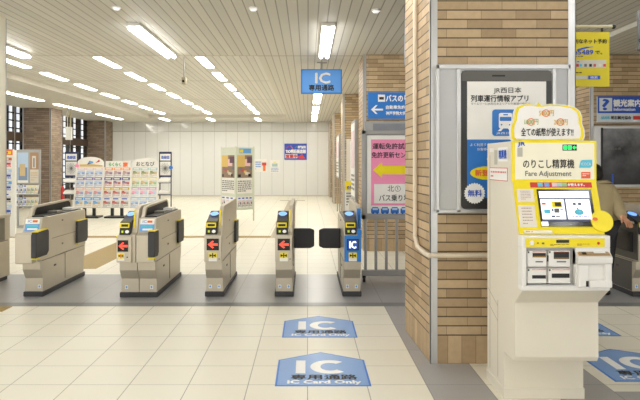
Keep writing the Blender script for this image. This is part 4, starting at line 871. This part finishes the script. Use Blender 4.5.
body = [('pelvis', (0, 0, .80), (.13, .10), None), ('waist', (.0, .05, .95), (.13, .095), 'pelvis'), ('chest', (.01, .13, 1.14), (.15, .10), 'waist'), ('neck', (.02, .20, 1.25), .055, 'chest'), ('neck2', (.02, .225, 1.30), .055, 'neck'), ('skull', (.02, .25, 1.36), (.076, .09), 'neck2'), ('crown', (.02, .255, 1.42), (.07, .085), 'skull'), ('nose', (.02, .345, 1.365), .014, 'skull')]
for s, n, sh, el, wr, hn in ((1, 'r', (.155, .13, 1.20), (.15, -.06, .98), (.10, -.30, .885), (.10, -.36, .865)), (-1, 'l', (-.14, .15, 1.20), (-.19, .12, .95), (-.16, .34, .85), (-.155, .41, .84))):
    body += [('sh' + n, sh, .06, 'chest'), ('el' + n, el, .042, 'sh' + n), ('wr' + n, wr, .028, 'el' + n), ('pm' + n, hn, (.036, .02), 'wr' + n)]
    d = Vector(hn) - Vector(wr); d.normalize(); sx = Vector((0, 0, 1)).cross(d).normalized(); up = Vector((0, 0, -1))
    for k, (off, ln) in enumerate(((-.03, .055), (-.01, .07), (.01, .066), (.03, .05))):
        a = Vector(hn) + d * .03 + sx * off; c = a + d * ln * .5 + up * .012; e = c + d * ln * .35 + up * .03
        body += [(f'f{n}{k}a', tuple(a), .0095, 'pm' + n), (f'f{n}{k}b', tuple(c), .0088, f'f{n}{k}a'), (f'f{n}{k}c', tuple(e), .008, f'f{n}{k}b')]
    a = Vector(wr) + d * .035 - sx * .04 * s; c = a + d * .035 - sx * .015 * s + up * .02
    body += [('t' + n + 'a', tuple(a), .011, 'wr' + n), ('t' + n + 'b', tuple(c), .009, 't' + n + 'a')]
legs = (('r', (.085, -.01, .76), (.05, -.03, .43), (-.01, -.12, .09), (.0, .02, .035)), ('l', (-.085, .02, .76), (-.09, .14, .45), (-.09, .16, .09), (-.09, .30, .035)))
for n, hp, kn, an, to in legs: body += [('hp' + n, hp, .085, 'pelvis'), ('kn' + n, kn, .058, 'hp' + n), ('an' + n, an, .038, 'kn' + n), ('to' + n, to, .032, 'an' + n)]
vs, es, rs = chain(body); P = skin('person', vs, es, rs, SK)
PL = (3.39, 7.36, 0); P.location = PL; tag(P, 'person in beige padded jacket seen from behind, walking through the right gate', 'person')
jk = [('hem', (0, -.01, .76), (.20, .165), None), ('w', (0, .04, .95), (.20, .16), 'hem'), ('c', (.01, .11, 1.12), (.205, .155), 'w'), ('c2', (.015, .16, 1.215), (.14, .11), 'c'), ('col', (.02, .205, 1.28), (.075, .07), 'c2')]
for s, n, sh, el, wr in ((1, 'r', (.155, .12, 1.17), (.155, -.06, .985), (.105, -.27, .895)), (-1, 'l', (-.15, .14, 1.17), (-.20, .12, .955), (-.165, .30, .865))):
    mid = tuple((Vector(sh) + Vector(el)) / 2); fm = tuple((Vector(el) + Vector(wr)) / 2)
    jk += [('s' + n, sh, .10, 'c'), ('m' + n, mid, .086, 's' + n), ('e' + n, el, .078, 'm' + n), ('f' + n, fm, .066, 'e' + n), ('q' + n, wr, .05, 'f' + n)]
vs, es, rs = chain(jk); skin('jacket', vs, es, rs, JK, P)
tr = [('p', (0, 0, .80), (.15, .12), None)]
for n, hp, kn, an, to in legs: tr += [('h' + n, hp, .10, 'p'), ('k' + n, kn, .075, 'h' + n), ('a' + n, (an[0], an[1], .10), .06, 'k' + n)]
vs, es, rs = chain(tr); skin('trousers', vs, es, rs, TR, P)
MB().ball((.02, .238, 1.395), (.088, .102, .098), HR, 20, 14).ball((.02, .18, 1.345), (.074, .055, .07), HR, 16, 10).build('hair', P)
for sx in (-1, 1):
    MB().ball((.02 + sx * .086, .255, 1.36), (.014, .03, .036), SK, 10, 8).build('ear', P); MB().ball((.02 + sx * .032, .333, 1.38), .012, TXW, 10, 8).build('eye', P)
MB().ball((.02, .332, 1.325), (.026, .008, .007), M('lips', (176, 96, 88), .5), 10, 6).build('mouth', P)
for n, hp, kn, an, to in legs: MB().ball((an[0], an[1] + .06, .045), (.05, .135, .045), BLACK, 14, 8).build('shoe', P)

# ------------------------------------------------------------------ world, camera, colour
w = bpy.data.worlds.new('World'); SC.world = w; w.use_nodes = True
w.node_tree.nodes['Background'].inputs[0].default_value = (1.0, .985, .96, 1); w.node_tree.nodes['Background'].inputs[1].default_value = 1.2
cd = bpy.data.cameras.new('Camera'); cam = bpy.data.objects.new('Camera', cd); COL.objects.link(cam); SC.camera = cam
cam.location = (0, 0, CH); cam.rotation_euler = (math.pi / 2, 0, 0); cd.sensor_width = 36; cd.lens = 36 * FP / 640; cd.sensor_fit = 'HORIZONTAL'
cd.shift_x = (320 - VX) / 640; cd.shift_y = -(200 - VY) / 640; cd.clip_start = .05; cd.clip_end = 200
SC.view_settings.view_transform = 'Standard'; SC.view_settings.look = 'None'; SC.view_settings.exposure = 0.6
SC.cycles.use_denoising = True; SC.cycles.max_bounces = 6; SC.cycles.diffuse_bounces = 4
for o in bpy.data.objects:
    if '_w' in o: del o['_w']
